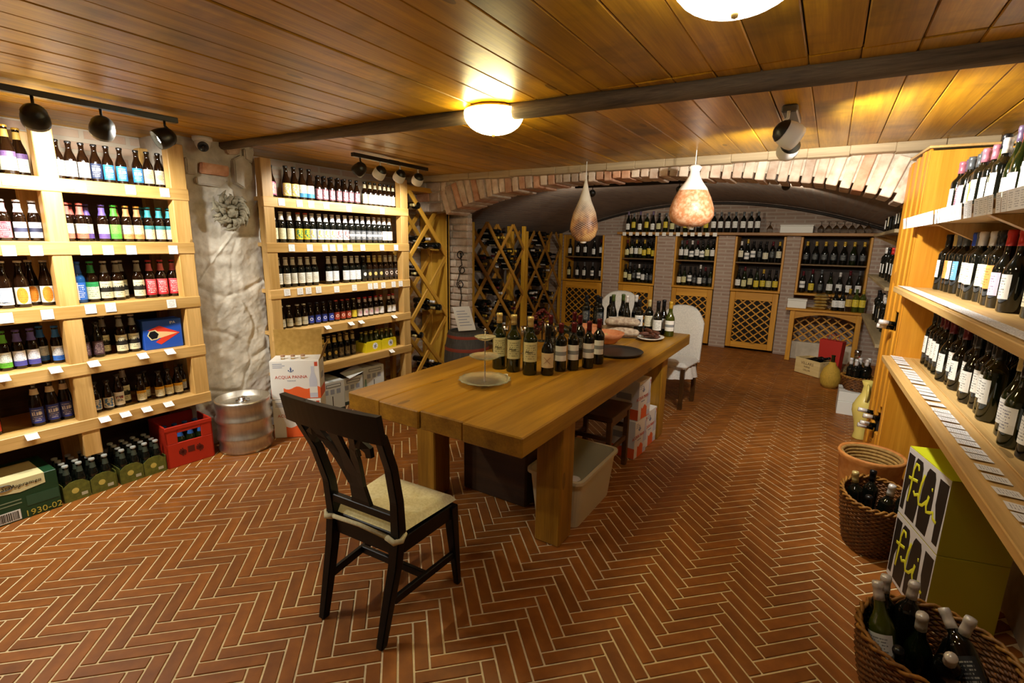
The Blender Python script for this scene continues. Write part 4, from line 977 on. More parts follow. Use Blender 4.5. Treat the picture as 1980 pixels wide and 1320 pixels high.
# ================================================================ wines: shared look of labels
WL = {  # name: (print, words)
 'white': (labmat('#ecebe6', '#4a4a48', 'txt'), 'white label'), 'cream': (labmat('#e6dfc4', '#5a4a30', 'txt'), 'cream label'),
 'emblem': (labmat('#efe6d2', '#2a2622', 'ringdisc', '#2c2a28'), 'cream label with dark ring emblem'), 'blue': (labmat('#6aa6dc', '#e8f0f8', 'txt'), 'light blue label'),
 'pink': (labmat('#d88aa0', '#ffffff', 'bandtxt', '#c86a8a'), 'pink label'), 'lilac': (labmat('#d6c4dc', '#6a4a7a', 'txt'), 'lilac label'),
 'orange': (labmat('#e2a050', '#5a3010', 'txt'), 'orange label'), 'photo': (labmat('#e4e0c8', '#3a3a34', 'sidetxt', '#5a5a50'), 'cream label with grey picture'),
 'floral': (labmat('#e2e0c4', '#4a7a4a', 'pictxt', '#a8b898'), 'pale floral label'), 'fig': (labmat('#efeeea', '#1c2a3a', 'disctxt', '#4a5a6a'), 'white label with small dark figure'),
 'wave': (labmat('#efede8', '#23282c', 'mid', '#8a8e92'), 'white label with a dark wavy line'), 'crest': (labmat('#efeeea', '#3a3a6a', 'bandtxt', '#e4e2dc'), 'white label with blue crest'),
 'mast': (labmat('#d8d29a', '#4a4420', 'txt'), 'pale yellow label'), 'cross': (labmat('#d8c49a', '#8a4a2a', 'plain'), 'tan label'), 'gold': (labmat('#d0b050', '#4a3010', 'txt'), 'gold label'),
 'yellow': (labmat('#dfc63a', '#4a3a10', 'txt'), 'yellow label'), 'dark': (labmat('#22262a', '#b8b8b0', 'txt'), 'black label'), 'none': (None, 'no label')}
FO = {'grey': '#5e6266', 'black': '#15161a', 'pink': '#c4788a', 'purple': '#6a5a78', 'red': '#c43028', 'white': '#dedad6', 'blue': '#2a50c0', 'burgundy': '#5a1620', 'tan': '#cdb878', 'gold': '#c8a23a', 'green': '#4a5a2a', 'teal': '#4a90b0'}
def wine(kind, glass, lab, foil, loc, face, label, group, rot=None):
    return bottle('wine_bottle', kind, glass, WL[lab][0], None, loc, face, label, group, None, rot, FO[foil])
w_right = {a: wood('right_pine_' + a, '#b48a4a', '#dcb878', a, .45, 9, .1) for a in 'xyz'}
w_yel = wood('yellow_board_wood', '#c07a14', '#e2a032', 'z', .42, 10, .07)
# ================================================================ right-hand wine shelves
TH = radians(2.15); RO = Vector((.345, 3.76))
def R2(s, t): return Vector((RO.x+s*sin(TH)+t*cos(TH), RO.y-s*cos(TH)+t*sin(TH)))
RS = [(1.753, 'top'), (1.369, 'middle'), (.943, 'bottom')]
ru = thing('wine_shelving', 'pine wine shelving along the right wall with bracketed shelves', 'shelving', (RO.x, RO.y, 0), TH)
def rp(name, t0, t1, s0, s1, z0, z1, m, c=.003): return bx(name, t0, t1, -s1, -s0, z0, z1, m, ru, c)
SL = 3.3
for z, nm in RS:
    rp('shelf_board', .0, .40, .0, SL, z-.032, z, w_right['y'])
    if nm == 'bottom': rp('shelf_lip', .135, .15, .05, SL, z, z+.006, w_right['y'], .002)
for s in (.5, 1.35, 2.2, 3.05):
    for z, nm in RS[:2]:
        ob('bracket', MB().prism([(.05, z-.033), (.42, z-.033), (.42, z-.20), (.38, z-.20)], -s-.022, -s+.022, 'y').mesh('k'), w_right['z'], ru)
    rp('wall_post', .42, .47, s-.035, s+.035, .0 if False else .6, 2.15, w_right['z'])
ob('end_panel', MB().prism([(.065, .0), (.47, .0), (.47, 2.14), (.065, 2.14)], .0, .022, 'y').mesh('k'), w_yel, ru)
# the side rack clad with upright boards between the shelves and the arch, bottle necks poking out of cut-outs
A_, B_ = Vector((.405, 3.785)), Vector((.366, 4.27)); dn = (B_-A_); ln = dn.length; ang = atan2(dn.y, dn.x)

sr = thing('board_clad_rack', 'tall yellow board-clad wine rack between the right shelves and the arch', 'wine rack', (A_.x, A_.y, 0), ang)
nb = 7
for i in range(nb):
    a, b = ln*i/nb+.003, ln*(i+1)/nb-.003; top = 2.155-.006*i+.005*(i % 2)
    zs = [0, top]
    holes = {1: [(.40, .58), (1.08, 1.2)], 2: [(.33, .52), (1.02, 1.2)], 3: [(.3, .48)], 4: [(.42, .56)]}.get(i, [])
    z0 = 0
    for h0, h1 in holes + [(top, top)]:
        bx('board', a, b, -.022, .006*(i % 2), z0, h0, w_yel, sr, .007); z0 = h1
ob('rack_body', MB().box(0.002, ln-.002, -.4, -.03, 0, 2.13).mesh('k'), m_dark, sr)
bx('top_cap', 0, ln, -.4, .004, 2.158, 2.172, w_right['x'], sr, .003)
def on_sr(u, v, z): return (A_.x+cos(ang)*u-sin(ang)*v, A_.y+sin(ang)*u+cos(ang)*v, z)
i = 0
for (u, z) in ((ln*1.5/nb, .5), (ln*2.5/nb, .43), (ln*3.5/nb, .39), (ln*2.2/nb, 1.1), (ln*1.6/nb, 1.13), (ln*4.5/nb, .48)):
    i += 1; x, y, zz = on_sr(u, .055, z)
    t = thing('bottle_neck', 'bottle neck poking from the board-clad rack, %s' % ('lower nearest', 'lower second', 'lower third', 'upper left', 'upper right', 'lower farthest')[i-1], 'bottle', (x, y, zz), 0, 'bottle necks in the board-clad rack')
    q = Vector((-.97, -.1, .12)).to_track_quat('Z', 'Y').to_matrix().to_4x4()
    ob('neck', MB().lathe([(.015, -.06), (.0145, .0)], 12, q).mesh('n', True), GLASS['black'], t); ob('capsule', MB().lathe([(.0155, -.02), (.0155, .03), (0, .031)], 12, q).mesh('n', True), capmat(FO['white']), t)
# bottles on the three shelves: (kind, glass, label, foil) from the far end towards the camera
TOPR = 'bord:black:white:pink bord:black:pink:purple bord:black:lilac:grey bord:black:white:grey bord:black:orange:grey bord:black:fig:pink bord:black:white:pink flute:olive:white:black bord:black:white:white flute:green:cream:purple burg:green:white:red flute:green:lilac:grey bord:black:white:blue burg:green:cream:grey bord:black:white:pink flute:green:white:black bord:black:cream:red burg:black:white:grey'.split()
MIDR = 'bord:black:white:black bord:black:orange:tan bord:black:emblem:grey bord:black:blue:grey bord:black:cream:blue bord:black:white:grey bord:black:photo:white bord:black:photo:white bord:black:floral:black bord:black:orange:black burg:black:lilac:red burg:black:white:red burg:black:white:red flute:green:cream:black burg:green:white:grey flute:green:cream:grey bord:black:white:teal burg:green:cream:white'.split()
LOWR = 'bord:black:white:black bord:black:white:black bord:black:white:burgundy bord:black:white:burgundy burg:black:white:burgundy bord:black:white:black burg:black:fig:burgundy bord:black:white:black burg:black:white:black bord:black:white:black bord:green:white:black bord:green:white:black burg:green:crest:tan burg:green:crest:black burg:black:white:black bord:black:cream:black champ:olive:white:tan champ:olive:emblem:black burg:olive:white:tan'.split()
rng = random.Random(21)
for (z, nm), lst, s0, ds in zip(RS, (TOPR, MIDR, LOWR), (.10, .12, .16), (.112, .108, .110)):
    s = s0; gaps = {'bottom': {7: .06}, 'middle': {}, 'top': {}}[nm]
    for i, spec in enumerate(lst):
        k, g, l, f = spec.split(':'); s += gaps.get(i, 0)
        if nm != 'top':
            for bs in (.5, 1.35, 2.2, 3.05):
                if abs(s-bs) < .07: s = bs+.07
        p = R2(s, .205+rng.uniform(-.012, .012))
        wine(k, g, l, f, (p.x, p.y, z+.0005), pi-.35+rng.uniform(-.1, .1)+.55*min(1, s/2.2), 'wine, %s, %s from far end, %s shelf, right wall' % (WL[l][1], ORD[i+1], nm), 'wines on the %s shelf of the right wall' % nm)
        if i < 14 and not (nm != 'top' and any(abs(s+ds*.5-bs) < .07 for bs in (.5, 1.35, 2.2, 3.05))):    # second file behind, glimpsed between the front bottles
            p = R2(s+ds*.5, .30); wine(k, g, 'none', f, (p.x, p.y, z+.0005), pi, 'rear dark wine bottle, %s from far end, %s shelf, right wall' % (ORD[i+1], nm), 'rear wines on the %s shelf of the right wall' % nm)
        s += ds*.78 if s < 1.2 else ds
# price tags: hanging from the top shelf, lying on the two lower ones
m_tag2 = labmat('#f0eff0', '#5a5a70', 'txt')
rng = random.Random(4)
def rtag(name, s, t, z, ry, rz=0, sc=1.):
    o = ob(name, tag_me, m_tag2, ru, (t, -s, z), (0, ry, pi+rz)); o.scale = (1, sc, 1.05); return o
s = .03
while s < 2.6: rtag('price_tag', s, -.008, 1.735, radians(6), rng.uniform(-.05, .05), .85); s += rng.choice((.045, .05, .052, .075))
s = .05
while s < 2.4: rtag('price_tag', s, .045, 1.3745, radians(86), rng.uniform(-.06, .06), .9); s += rng.choice((.05, .055, .06))
s = .05
while s < 2.8: rtag('price_tag', s, .068, .9485, radians(86), rng.uniform(-.06, .06), .95); s += rng.choice((.062, .066, .075, .095))
# ================================================================ far shelves on the right wall inside the vault
fu = thing('wine_shelving', 'grey wooden wine shelving beyond the board-clad rack', 'shelving', (.40, 4.85, 0))
for z in (1.74, 1.29, .83):
    part(fu, 'shelf_board', .39, .80, 4.85, 7.1, z-.03, z, m=wood('grey_shelf_wood', '#7d6a4a', '#a8926a', 'y', .6))
    for y in (4.95, 6.0, 7.0): ob('bracket', MB().prism([(.0, z-.031), (.4, z-.031), (.4, z-.2), (.36, z-.2)], y-4.85-.02, y-4.85+.02, 'y').mesh('k'), w_right['z'], fu)
part(fu, 'end_post', .80, .845, 4.85, 7.1, .55, 1.78, m=wood('grey_shelf_wood', '#7d6a4a', '#a8926a', 'y', .6))
for q, (z, nm) in enumerate(((1.74, 'upper'), (1.29, 'middle'), (.83, 'lower'))):
    for i in range(9):
        l = rng.choice(('white', 'white', 'cream', 'dark')); f = rng.choice(('black', 'black', 'red', 'gold', 'white', 'pink'))
        wine(rng.choice(('bord', 'bord', 'burg')), 'black', l, f, (.50+rng.uniform(-.01, .01), 4.98+.22*i+rng.uniform(-.03, .03), z+.0005), pi-.5, 'wine bottle, %s, %s from near end, %s shelf beyond the clad rack' % (WL[l][1], ORD[i+1], nm), 'wines on the %s shelf beyond the clad rack' % nm)
# ================================================================ things on the table
T = TZ
rng = random.Random(8)
def tw(kind, glass, lab, foil, x, y, label, face=None, group='wine bottles on the tasting table', z=T):
    return wine(kind, glass, lab, foil, (x, y, z+.0006), face if face is not None else atan2(-y, -x)+rng.uniform(-.15, .15), label, group)
ms = []
for (x, y, w_) in ((-1.70, 2.53, 'left'), (-1.59, 2.525, 'middle'), (-1.468, 2.52, 'right')):
    o = tw('mast', 'green', 'mast', 'tan', x, y, 'big dark bottle with yellow label, %s of three on the table' % w_, atan2(-y, -x)+.1); ms.append(o)
    text('lettering', 'Mast', .024, plain('dark_ink', '#2c2416'), o, (-.012, -.0450, .145), (pi/2, 0, 0), shear=.3)
xb = tw('burg', 'black', 'cross', 'black', -1.375, 2.575, 'dark bottle with tan crossed label beside three yellow-label bottles')
for a in (pi/4, -pi/4): ob('print', MB().box(-.001, .001, -.0003, .0003, -.028, .028, 0, Matrix.Translation((0, -.0412, .095)) @ Matrix.Rotation(a, 4, 'Y')).mesh('x'), plain('rust_ink', '#8a4a2a', .5), xb)
for (x, y, w_) in ((-1.352, 2.70, 'nearest the crossed label'), (-1.30, 2.775, 'second from the crossed label'), (-1.243, 2.88, 'third from the crossed label'), (-1.232, 3.02, 'farthest, by the tray')):
    tw('bord', 'black', 'wave', 'burgundy', x, y, 'red wine with wavy line label, %s' % w_)
# tray, small card
ty = thing('serving_tray', 'round dark serving tray on the table behind the wine bottles', 'tray', (-1.25, 3.40, T))
ob('tray_disc', MB().lathe([(.17, .001), (.185, .006), (.2, .02), (.196, .022), (.18, .009), (.165, .006), (0, .006)], 40).mesh('t', True), plain('dark_tray', '#2c2a2a', .35), ty)
tag(ob('small_card', boxmesh(.07, .045, .001, 0), plain('white_card', '#e4e2da'), None, (-1.59, 2.40, T+.0012), .6), 'small white card lying beside the glass cake stand', 'card')
# three-tier cut-glass stand
gl = NT('cut_glass'); f_ = gl.noise(gl.coord(), 60, 2); gl.set(col=(.97, .95, .76, 1), rough=.1, trans=.8, ior=1.45); gl.bump(f_, .8, .004); m_cut = gl.m
cs = thing('cake_stand', 'three-tier cut glass cake stand on the near end of the table', 'cake stand', (-1.575, 2.20, T))
def plate_mesh(r, z, n=48, sc=16):
    V = []; F = []; pr = [(0, .006), (r*.35, .006), (r*.55, .008), (r*.85, .02), (r, .026), (r*.99, .029), (r*.84, .024), (r*.5, .012), (0, .0095)]
    for q, s in pr:
        for i in range(n):
            a = 2*pi*i/n; k = 1+(.035*cos(sc*a)*(q/r)**3 if q > 0 else 0); V.append((q*k*cos(a), q*k*sin(a), z+s))
    for j in range(len(pr)-1):
        for i in range(n): a = j*n+i; b = j*n+(i+1) % n; F.append([a, b, b+n, a+n])
    return fixn(mesh('plate', V, F, True))
for r, z in ((.148, 0), (.088, .135), (.06, .245)): ob('glass_plate', plate_mesh(r, z), m_cut, cs)
ob('stem', MB().lathe([(.012, .004), (.004, .012), (.0035, .3), (.008, .31), (0, .32)], 12).mesh('s', True), m_chrome, cs)
ob('foot', MB().lathe([(.05, .0003), (.05, .003), (.02, .0055)], 24).mesh('s', True), m_cut, cs)
# far bottles
FAR = [(-1.90, 4.30, 'bord', 'black', 'black'), (-1.82, 4.38, 'bord', 'black', 'black'), (-1.75, 4.28, 'bord', 'dark', 'black'), (-1.68, 4.37, 'bord', 'dark', 'black'), (-1.62, 4.27, 'flute', 'white', 'green'), (-1.56, 4.36, 'flute', 'white', 'green'), (-1.49, 4.27, 'flute', 'white', 'white'), (-1.44, 4.37, 'flute', 'white', 'white'), (-1.385, 4.30, 'bord', 'fig', 'black'), (-1.305, 4.34, 'bord', 'cream', 'tan'), (-1.215, 4.30, 'burg', 'white', 'black'), (-1.2, 4.42, 'burg', 'white', 'black'), (-1.115, 4.33, 'burg', 'wave', 'gold')]
for i, (x, y, k, l, f) in enumerate(FAR):
    tw(k, 'olive' if i == 12 else 'black', 'dark' if l == 'black' else l, f, x, y, 'wine bottle at the far end of the table, %s from left' % ORD[i+1], group='wine bottles at the far end of the table')
# plate of dried sausages, terracotta bowls, bread, bottle lying, decanter tools
sp_ = thing('oval_plate', 'white oval plate of dried sausages at the far right of the table', 'plate', (-1.20, 4.08, T))
ob('plate_body', MB().lathe([(.06, .0005), (.1, .008), (.14, .022), (.138, .025), (.1, .012), (0, .008)], 36, Matrix.Diagonal((.78, 1, 1, 1))).mesh('p', True), plain('white_porcelain', '#e8e4dc', .2), sp_)
m_saus = grainy('dried_sausage', '#3c1c10', '#6a3a22', 50, .6, .5); m_saus2 = grainy('mouldy_salami', '#8a7260', '#c8b8a0', 40, .8, .5)
for i in range(9):
    a = rng.uniform(0, 6); z = T+.028+.024*(i//4); ox, oy = -1.20+rng.uniform(-.045, .05), 4.08+rng.uniform(-.06, .06)
    pts = [(ox+cos(a)*d+.01*sin(d*30), oy+sin(a)*d, z+.004*cos(d*25)) for d in (-.06, -.04, -.02, 0, .02, .04, .06)]
    tag(ob('dried_sausage', MB().tube(pts, [.006, .014, .0155, .016, .0155, .014, .006], 10).mesh('s', True), m_saus), 'dark dried sausage in the heap on the white plate, %s from %s' % (ORD[i % 4+1], ('bottom', 'middle', 'top')[i//4]), 'sausage', 'dried sausages on the white plate')
for i, (ox, oy, oz, a) in enumerate(((-1.42, 3.98, .045, .5), (-1.5, 4.08, .05, .3), (-1.44, 4.04, .126, .4))):
    pts = [(ox+cos(a)*d, oy+sin(a)*d, T+oz+.01*cos(d*12)) for d in (-.15, -.13, -.08, 0, .08, .13, .15)]
    tag(ob('salami', MB().tube(pts, [.01, .03, .037, .04, .037, .03, .01], 14).mesh('s', True), m_saus2), 'thick pale mould-dusted salami on the table, %s' % ('right lower', 'left lower', 'uppermost')[i], 'salami', 'salamis on the table')
m_terra = grainy('terracotta', '#b4683e', '#cf8a5c', 20, .7, .2)
for i, (x, y, r) in enumerate(((-1.46, 3.72, .15), (-1.72, 3.92, .12))):
    t = thing('terracotta_bowl', ('wide terracotta bowl beside the dark tray', 'smaller terracotta bowl behind the wide one')[i], 'bowl', (x, y, T), 0, 'terracotta bowls')
    ob('bowl_body', MB().lathe([(r*.45, .0005), (r*.55, .004), (r*.85, .05), (r, .085), (r*.95, .088), (r*.8, .052), (r*.4, .014), (0, .012)], 36).mesh('b', True), m_terra, t)
    for k in range(3):
        a = k*2.1; ob('cork_pile', MB().lathe([(.0, -.03), (.02, -.024), (.024, 0), (.02, .024), (0, .03)], 10, Matrix.Translation((cos(a)*r*.3, sin(a)*r*.3, .045)) @ Matrix.Rotation(1.3, 4, (cos(a), sin(a), .2))).mesh('c', True), grainy('cork', '#a8834e', '#c8a46c', 60, .9, .3), t)
cp = ob('wine_bottle', bmesh_of('champ', 'body'), GLASS['green'], None, (-1.66, 3.62, T+.044), (radians(66), 0, radians(-35))); cp.location.z = T+.0425
tag(cp, 'gold-necked sparkling wine bottle leaning back on the table', 'bottle'); ob('capsule', bmesh_of('champ', 'foil'), capmat('#d8b640'), cp); ob('label', bmesh_of('champ', 'label'), WL['gold'][0], cp)
for i, (x, y, g, l, f) in enumerate(((-1.40, 3.08, 'black', 'dark', 'burgundy'), (-1.50, 3.20, 'black', 'dark', 'burgundy'), (-1.56, 2.95, 'black', 'dark', 'burgundy'), (-1.66, 2.83, 'green', 'none', 'black'))):
    tw('bord', g, l, f, x, y, 'dark wine bottle in the second file on the table, %s from right' % ORD[i+1])
m_silver = plain('silver', '#c9c6bf', .2, 1.)
for i, (x, y) in enumerate(((-1.78, 2.98), (-1.62, 3.1), (-1.92, 2.92), (-1.72, 3.22))):
    t = thing('silver_pourer', 'small silver wine stopper standing behind the bottles, %s from left' % ORD[i+1], 'stopper', (x, y, T), 0, 'silver stoppers behind the bottles')
    ob('cup', MB().lathe([(.03, .0005), (.012, .01), (.012, .12), (.032, .15), (.034, .2), (.028, .2), (.008, .15)], 16).mesh('c', True), m_silver, t)
# artificial grapes on the table
m_gr = plain('red_grape', '#5a1216', .3); m_grd = plain('dark_grape', '#1c1a14', .35)
for (x, y, m, lab, n_) in ((-1.90, 3.45, m_gr, 'cluster of red grapes hanging over a stand on the table', 60), (-1.87, 2.76, m_grd, 'small dark olive grape cluster behind the glass stand', 22)):
    t = thing('grape_cluster', lab, 'grapes', (x, y, T), 0)
    g = MB(); rg = random.Random(n_)
    hh = .26 if n_ > 40 else .30
    ob('stand_stem', MB().lathe([(.045, .0005), (.045, .006), (.006, .012), (.006, hh)], 12).mesh('s', True), m_black, t)
    for k in range(n_):
        zz = rg.uniform(.05, 1)**.8; rr = (.03 if n_ < 40 else .085)*sin(pi*min(1, .18+zz*.8)); a = rg.uniform(0, 2*pi)
        g.lathe([(0, -.0125), (.009, -.009), (.0125, 0), (.009, .009), (0, .0125)], 7, Matrix.Translation((rr*cos(a), rr*sin(a), hh*.35+hh*.65*zz)))
    o = ob('berries', g.mesh('g', True), m, t); o['kind'] = 'stuff'
# hams hanging before the arch
gn = NT('net_ham'); f1 = gn.noise(gn.coord(), 9, 5); gx, gy, gz = gn.sep(gn.coord())
f2 = gn.math('ABSOLUTE', gn.math('SINE', gn.math('ADD', gn.math('MULTIPLY', gz, 170.), gn.math('MULTIPLY', gn.math('ARCTAN2', gy, gx), 9.))))
f3 = gn.math('ABSOLUTE', gn.math('SINE', gn.math('SUBTRACT', gn.math('MULTIPLY', gz, 170.), gn.math('MULTIPLY', gn.math('ARCTAN2', gy, gx), 9.))))
net = gn.math('LESS_THAN', gn.math('MINIMUM', f2, f3), .22)
colr = gn.ramp(f1, [(.38, srgb('#5a2a12')), (.5, srgb('#a86a2c')), (.6, srgb('#cf9c50'))])
colr = gn.mix(gn.ramp(gn.math('ADD', gz, gn.math('MULTIPLY', f1, .25)), [(.3, (0, 0, 0, 1)), (.5, (1, 1, 1, 1))]), colr, srgb('#d8cdb8'))
gn.set(col=gn.mix(gn.math('MULTIPLY', net, .45), colr, srgb('#eee6d8')), rough=.45); gn.bump(net, .5, .003)
gm2 = NT('pink_ham'); hx_, hy_, hz_ = gm2.sep(gm2.coord()); ff = gm2.noise(gm2.coord(), 40, 3)
c2 = gm2.ramp(ff, [(.4, srgb('#c07c50')), (.65, srgb('#dcae8a'))]); gm2.set(col=gm2.mix(gm2.math('GREATER_THAN', hz_, .265), c2, srgb('#e0d6cc')), rough=.4); gm2.bump(ff, .5, .003)
def ham(name, loc, label, m, pr, sq, rz):
    t = thing(name, label, 'ham', loc, rz, 'hams hanging before the arch')
    ob('meat', MB().lathe(pr, 28, Matrix.Diagonal((1, sq, 1, 1))).mesh('h', True), m, t); return t
h1 = ham('hanging_ham', (-1.86, 4.08, 1.60), 'netted dark ham hanging at the left of the arch crown', gn.m, [(0, 0), (.06, .006), (.105, .05), (.122, .11), (.116, .17), (.098, .25), (.055, .35), (.03, .43), (.014, .5), (.008, .53), (0, .535)], .75, .4)
ob('string', MB().tube([(0, 0, .53), (0, 0, .675)], .003, 6).mesh('s'), m_white, h1)
h2 = ham('hanging_ham', (-.925, 3.95, 1.725), 'broad orange ham in netting hanging at the arch crown', gm2.m, [(0, 0), (.08, .004), (.14, .035), (.165, .085), (.16, .14), (.135, .21), (.1, .28), (.062, .33), (.04, .37), (.035, .4), (.05, .43), (.03, .445), (0, .45)], .7, .5)
ob('string', MB().tube([(0, 0, .44), (0, 0, .55)], .003, 6).mesh('s'), m_white, h2)
for t in (h1, h2): ob('net_tip', MB().lathe([(0, -.016), (.02, -.012), (.03, .0), (.02, .01)], 10).mesh('n', True), plain('white_net', '#e8e2d8', .7), t)
# ================================================================ water cartons and other goods under the table
for i, (x, y, z, rz, lab) in enumerate(((-1.17, 3.52, 0, -.1, 'water carton with green bottle picture on floor beside the stool'), (-1.165, 3.535, .302, -.1, 'water carton on top of the stack beside the stool'), (-1.17, 3.775, 0, -.08, 'water carton on floor nearest the far table leg'), )):
    water_carton('water_carton', lab, (x, y, z), rz, hx=.12, hy=.105, H=.3)
# white loose-covered chairs at the far end
m_cloth = fabric('white_cover', '#d8d6cf', '#efece4')
for i, (x, y, rz, lab) in enumerate(((-1.86, 4.98, pi+.15, 'white-covered chair at the far end of the table, left'), (-1.24, 4.98, pi-.1, 'white-covered chair at the far end of the table, right'))):
    t = thing('covered_chair', lab, 'chair', (x, y, 0), rz, 'white-covered chairs at the far end')
    n = 14; V = []; F = []
    Hh = 1.08 if i == 0 else .98
    for k in range(n+1):       # rounded back
        u = -1+2*k/n; xx = u*.23; top = Hh-.16*abs(u)**3.2; bow = -.05*(1-u*u)
        for (yy, zz) in ((-.2+bow, .42), (-.235+bow, top-.02), (-.22+bow, top), (-.195+bow, top-.02), (-.15+bow, .42)): V.append((xx, yy, zz))
    for k in range(n):
        for j in range(4): a = k*5+j; F.append([a, a+5, a+6, a+1])
    F += [[0, 1, 2, 3, 4], [n*5+j for j in (4, 3, 2, 1, 0)]]
    ob('back_cover', fixn(mesh('bk', V, F, True)), m_cloth, t)
    ob('seat_cover', MB().box(-.23, .23, -.2, .22, .4, .47, .03).mesh('s'), m_cloth, t)
    sk = MB(); P = []
    for k in range(60):
        a = 2*pi*k/60; P.append((.235*cos(a)*(1+.05*sin(a*14)), .22*sin(a)*(1+.05*sin(a*14))))
    V = [(px, py, .41) for px, py in P] + [(px*1.1, py*1.1, .3) for px, py in P]; F = [[k, (k+1) % 60, 60+(k+1) % 60, 60+k] for k in range(60)]
    ob('skirt', mesh('sk', V, F, True), m_cloth, t)
    for sx in (-.19, .19):
        for sy in (-.17, .18): ob('leg', MB().box(sx-.018, sx+.018, sy-.018, sy+.018, 0, .41, .003).mesh('l'), m_stool, t)
# ================================================================ back wall of the vaulted room
w_cab = {a: wood('cabinet_wood_' + a, '#b07412', '#dca034', a, .45, 9, .08) for a in 'xyz'}
w_sh = wood('back_shelf_wood', '#5a4326', '#86683e', 'x', .55)
def lattice(x0, x1, z0, z1, y, step=.085, wd=.017):
    b = MB()
    def seg(sl, c):      # line z = sl*x + c clipped to the rectangle
        P = []
        for x in (x0, x1):
            z = sl*x+c
            if z0 <= z <= z1: P.append((x, z))
        for z in (z0, z1):
            x = (z-c)/sl
            if x0 < x < x1: P.append((x, z))
        if len(P) >= 2:
            a, e = P[0], P[1]; d = Vector((e[0]-a[0], e[1]-a[1]))
            if d.length < .02: return
            m = Matrix.Translation(((a[0]+e[0])/2, y+(.004 if sl > 0 else -.004), (a[1]+e[1])/2)) @ Matrix.Rotation(-atan2(d.y, d.x), 4, 'Y')
            b.box(-d.length/2, d.length/2, -.004, .004, -wd/2, wd/2, 0, m)
    for sl in (.85, -.85):
        c = -6.
        while c < 8: seg(sl, c); c += step*1.3
    return b.mesh('lattice')
BAYS = [(-4.12, -3.34), (-3.04, -2.42), (-2.13, -1.48), (-1.24, -.56), (-.38, .46)]
rng = random.Random(31)
BN = ['leftmost', 'second', 'third', 'fourth', 'rightmost']
for q, (x0, x1) in enumerate(BAYS):
    t = thing('wall_cabinet', 'ochre cabinet with open bottle niche, %s on the back wall' % BN[q], 'cabinet', ((x0+x1)/2, 8.2, 0), 0, 'niche cabinets on the back wall')
    P = lambda name, *a, m, c=.004: part(t, name, *a, m=m, c=c)
    for xx in (x0+.002, x1-.032): P('side_board', xx, xx+.03, 8.19, 8.59, .93, 1.72, m=w_cab['z'])
    P('niche_back', x0+.03, x1-.03, 8.57, 8.59, .93, 1.72, m=wood('niche_back_wood', '#2a2018', '#41322a', 'z', .7))
    P('shelf_board', x0+.032, x1-.032, 8.2, 8.57, 1.325, 1.345, m=w_sh)
    P('counter_board', x0-.0, x1, 8.165, 8.57, .905, .935, m=w_cab['x'])
    if q < 4:
        d = ob('lattice_door', MB().box(x0+.01-t.location.x, x1-.01-t.location.x, .02, .03, .06, .9).mesh('bk'), m_dark, t)
        for a, b in ((x0+.01, x0+.085), (x1-.085, x1-.01)): o = bx('stile', a, b, 8.175, 8.205, .04, .895, w_cab['z'], d, .004); o.location -= t.location
        for a, b in ((.04, .13), (.775, .895)): o = bx('rail', x0+.085, x1-.085, 8.177, 8.203, a, b, w_cab['x'], d, .004); o.location -= t.location
        la = ob('lattice', lattice(x0+.085, x1-.085, .13, .775, 8.193), w_cab['x'], d); la.location = -t.location; la['kind'] = 'stuff'
        st_ = MB(); rr_ = random.Random(q)
        for k in range(10): st_.lathe([(0, -.04), (.035, -.02), (.04, 0), (.03, .025), (0, .04)], 8, Matrix.Translation((rr_.uniform(x0+.14, x1-.14)-t.location.x, .008, .17+rr_.uniform(0, .1))) @ Matrix.Diagonal((1, .2, 1, 1)))
    else:
        # open table-like front, arched apron, lattice set back
        P('table_top', -.44, .47, 7.84, 8.16, .715, .745, m=w_cab['x'])
        for xx in (-.38, .39): P('leg', xx, xx+.06, 7.87, 7.93, 0, .715, m=w_cab['z'])
        arch = [(-.32, .6), (-.32, .715), (.39, .715), (.39, .6)] + [(.39-.71*k/12, .6+.075*sin(pi*k/12)) for k in range(1, 12)]
        ob('arched_apron', MB().prism([(a-t.location.x, b) for a, b in arch][::-1], -.32, -.29, 'y').mesh('a'), w_cab['x'], t)
        la = ob('lattice', lattice(-.32, .39, .25, .62, 8.1, .085), w_cab['x'], t); la.location = -t.location; la['kind'] = 'stuff'
        P('plinth', -.33, .4, 8.05, 8.12, 0, .25, m=m_plaster)
    # bottles
    n = 7 if q else 5
    for lev, z in enumerate((.936, 1.346)):
        for i in range(n):
            if q == 4 and lev == 0 and i not in (0, 1): pass
            xx = x0+.085+(x1-x0-.17)*i/(n-1)
            k = rng.choice(('bord', 'bord', 'burg', 'flute')) if not (q == 4 and lev == 1) else 'champ'
            l = rng.choice(('white', 'white', 'cream', 'mast', 'wave', 'dark', 'yellow')) if not (q == 4 and lev == 1) else 'dark'
            f = rng.choice(('black', 'black', 'gold', 'burgundy', 'white', 'grey')) if not (q == 4 and lev == 1) else 'gold'
            wine(k, 'black' if rng.random() < .8 else 'green', l, f, (xx, 8.30+rng.uniform(-.02, .03), z), -pi/2-.15, 'bottle, %s, %s from left, %s niche shelf, %s cabinet' % (WL[l][1], ORD[i+1], ('lower', 'upper')[lev], BN[q]), 'wines in the back wall niches')
tl_ = thing('wall_shelf', 'long wooden shelf above the niches on the back wall', 'shelf', (-1.3, 8.35, 1.735))
part(tl_, 'shelf_board', -3.08, .62, 8.1, 8.585, 1.735, 1.775, m=wood('top_shelf_wood', '#7a4f1c', '#a5742f', 'x', .5))
for i in range(14):
    part(tl_, 'price_tag', -2.98+.11*i, -2.92+.11*i, 8.097, 8.0995, 1.715, 1.77, m=plain('white_card', '#e4e2da'), c=0)
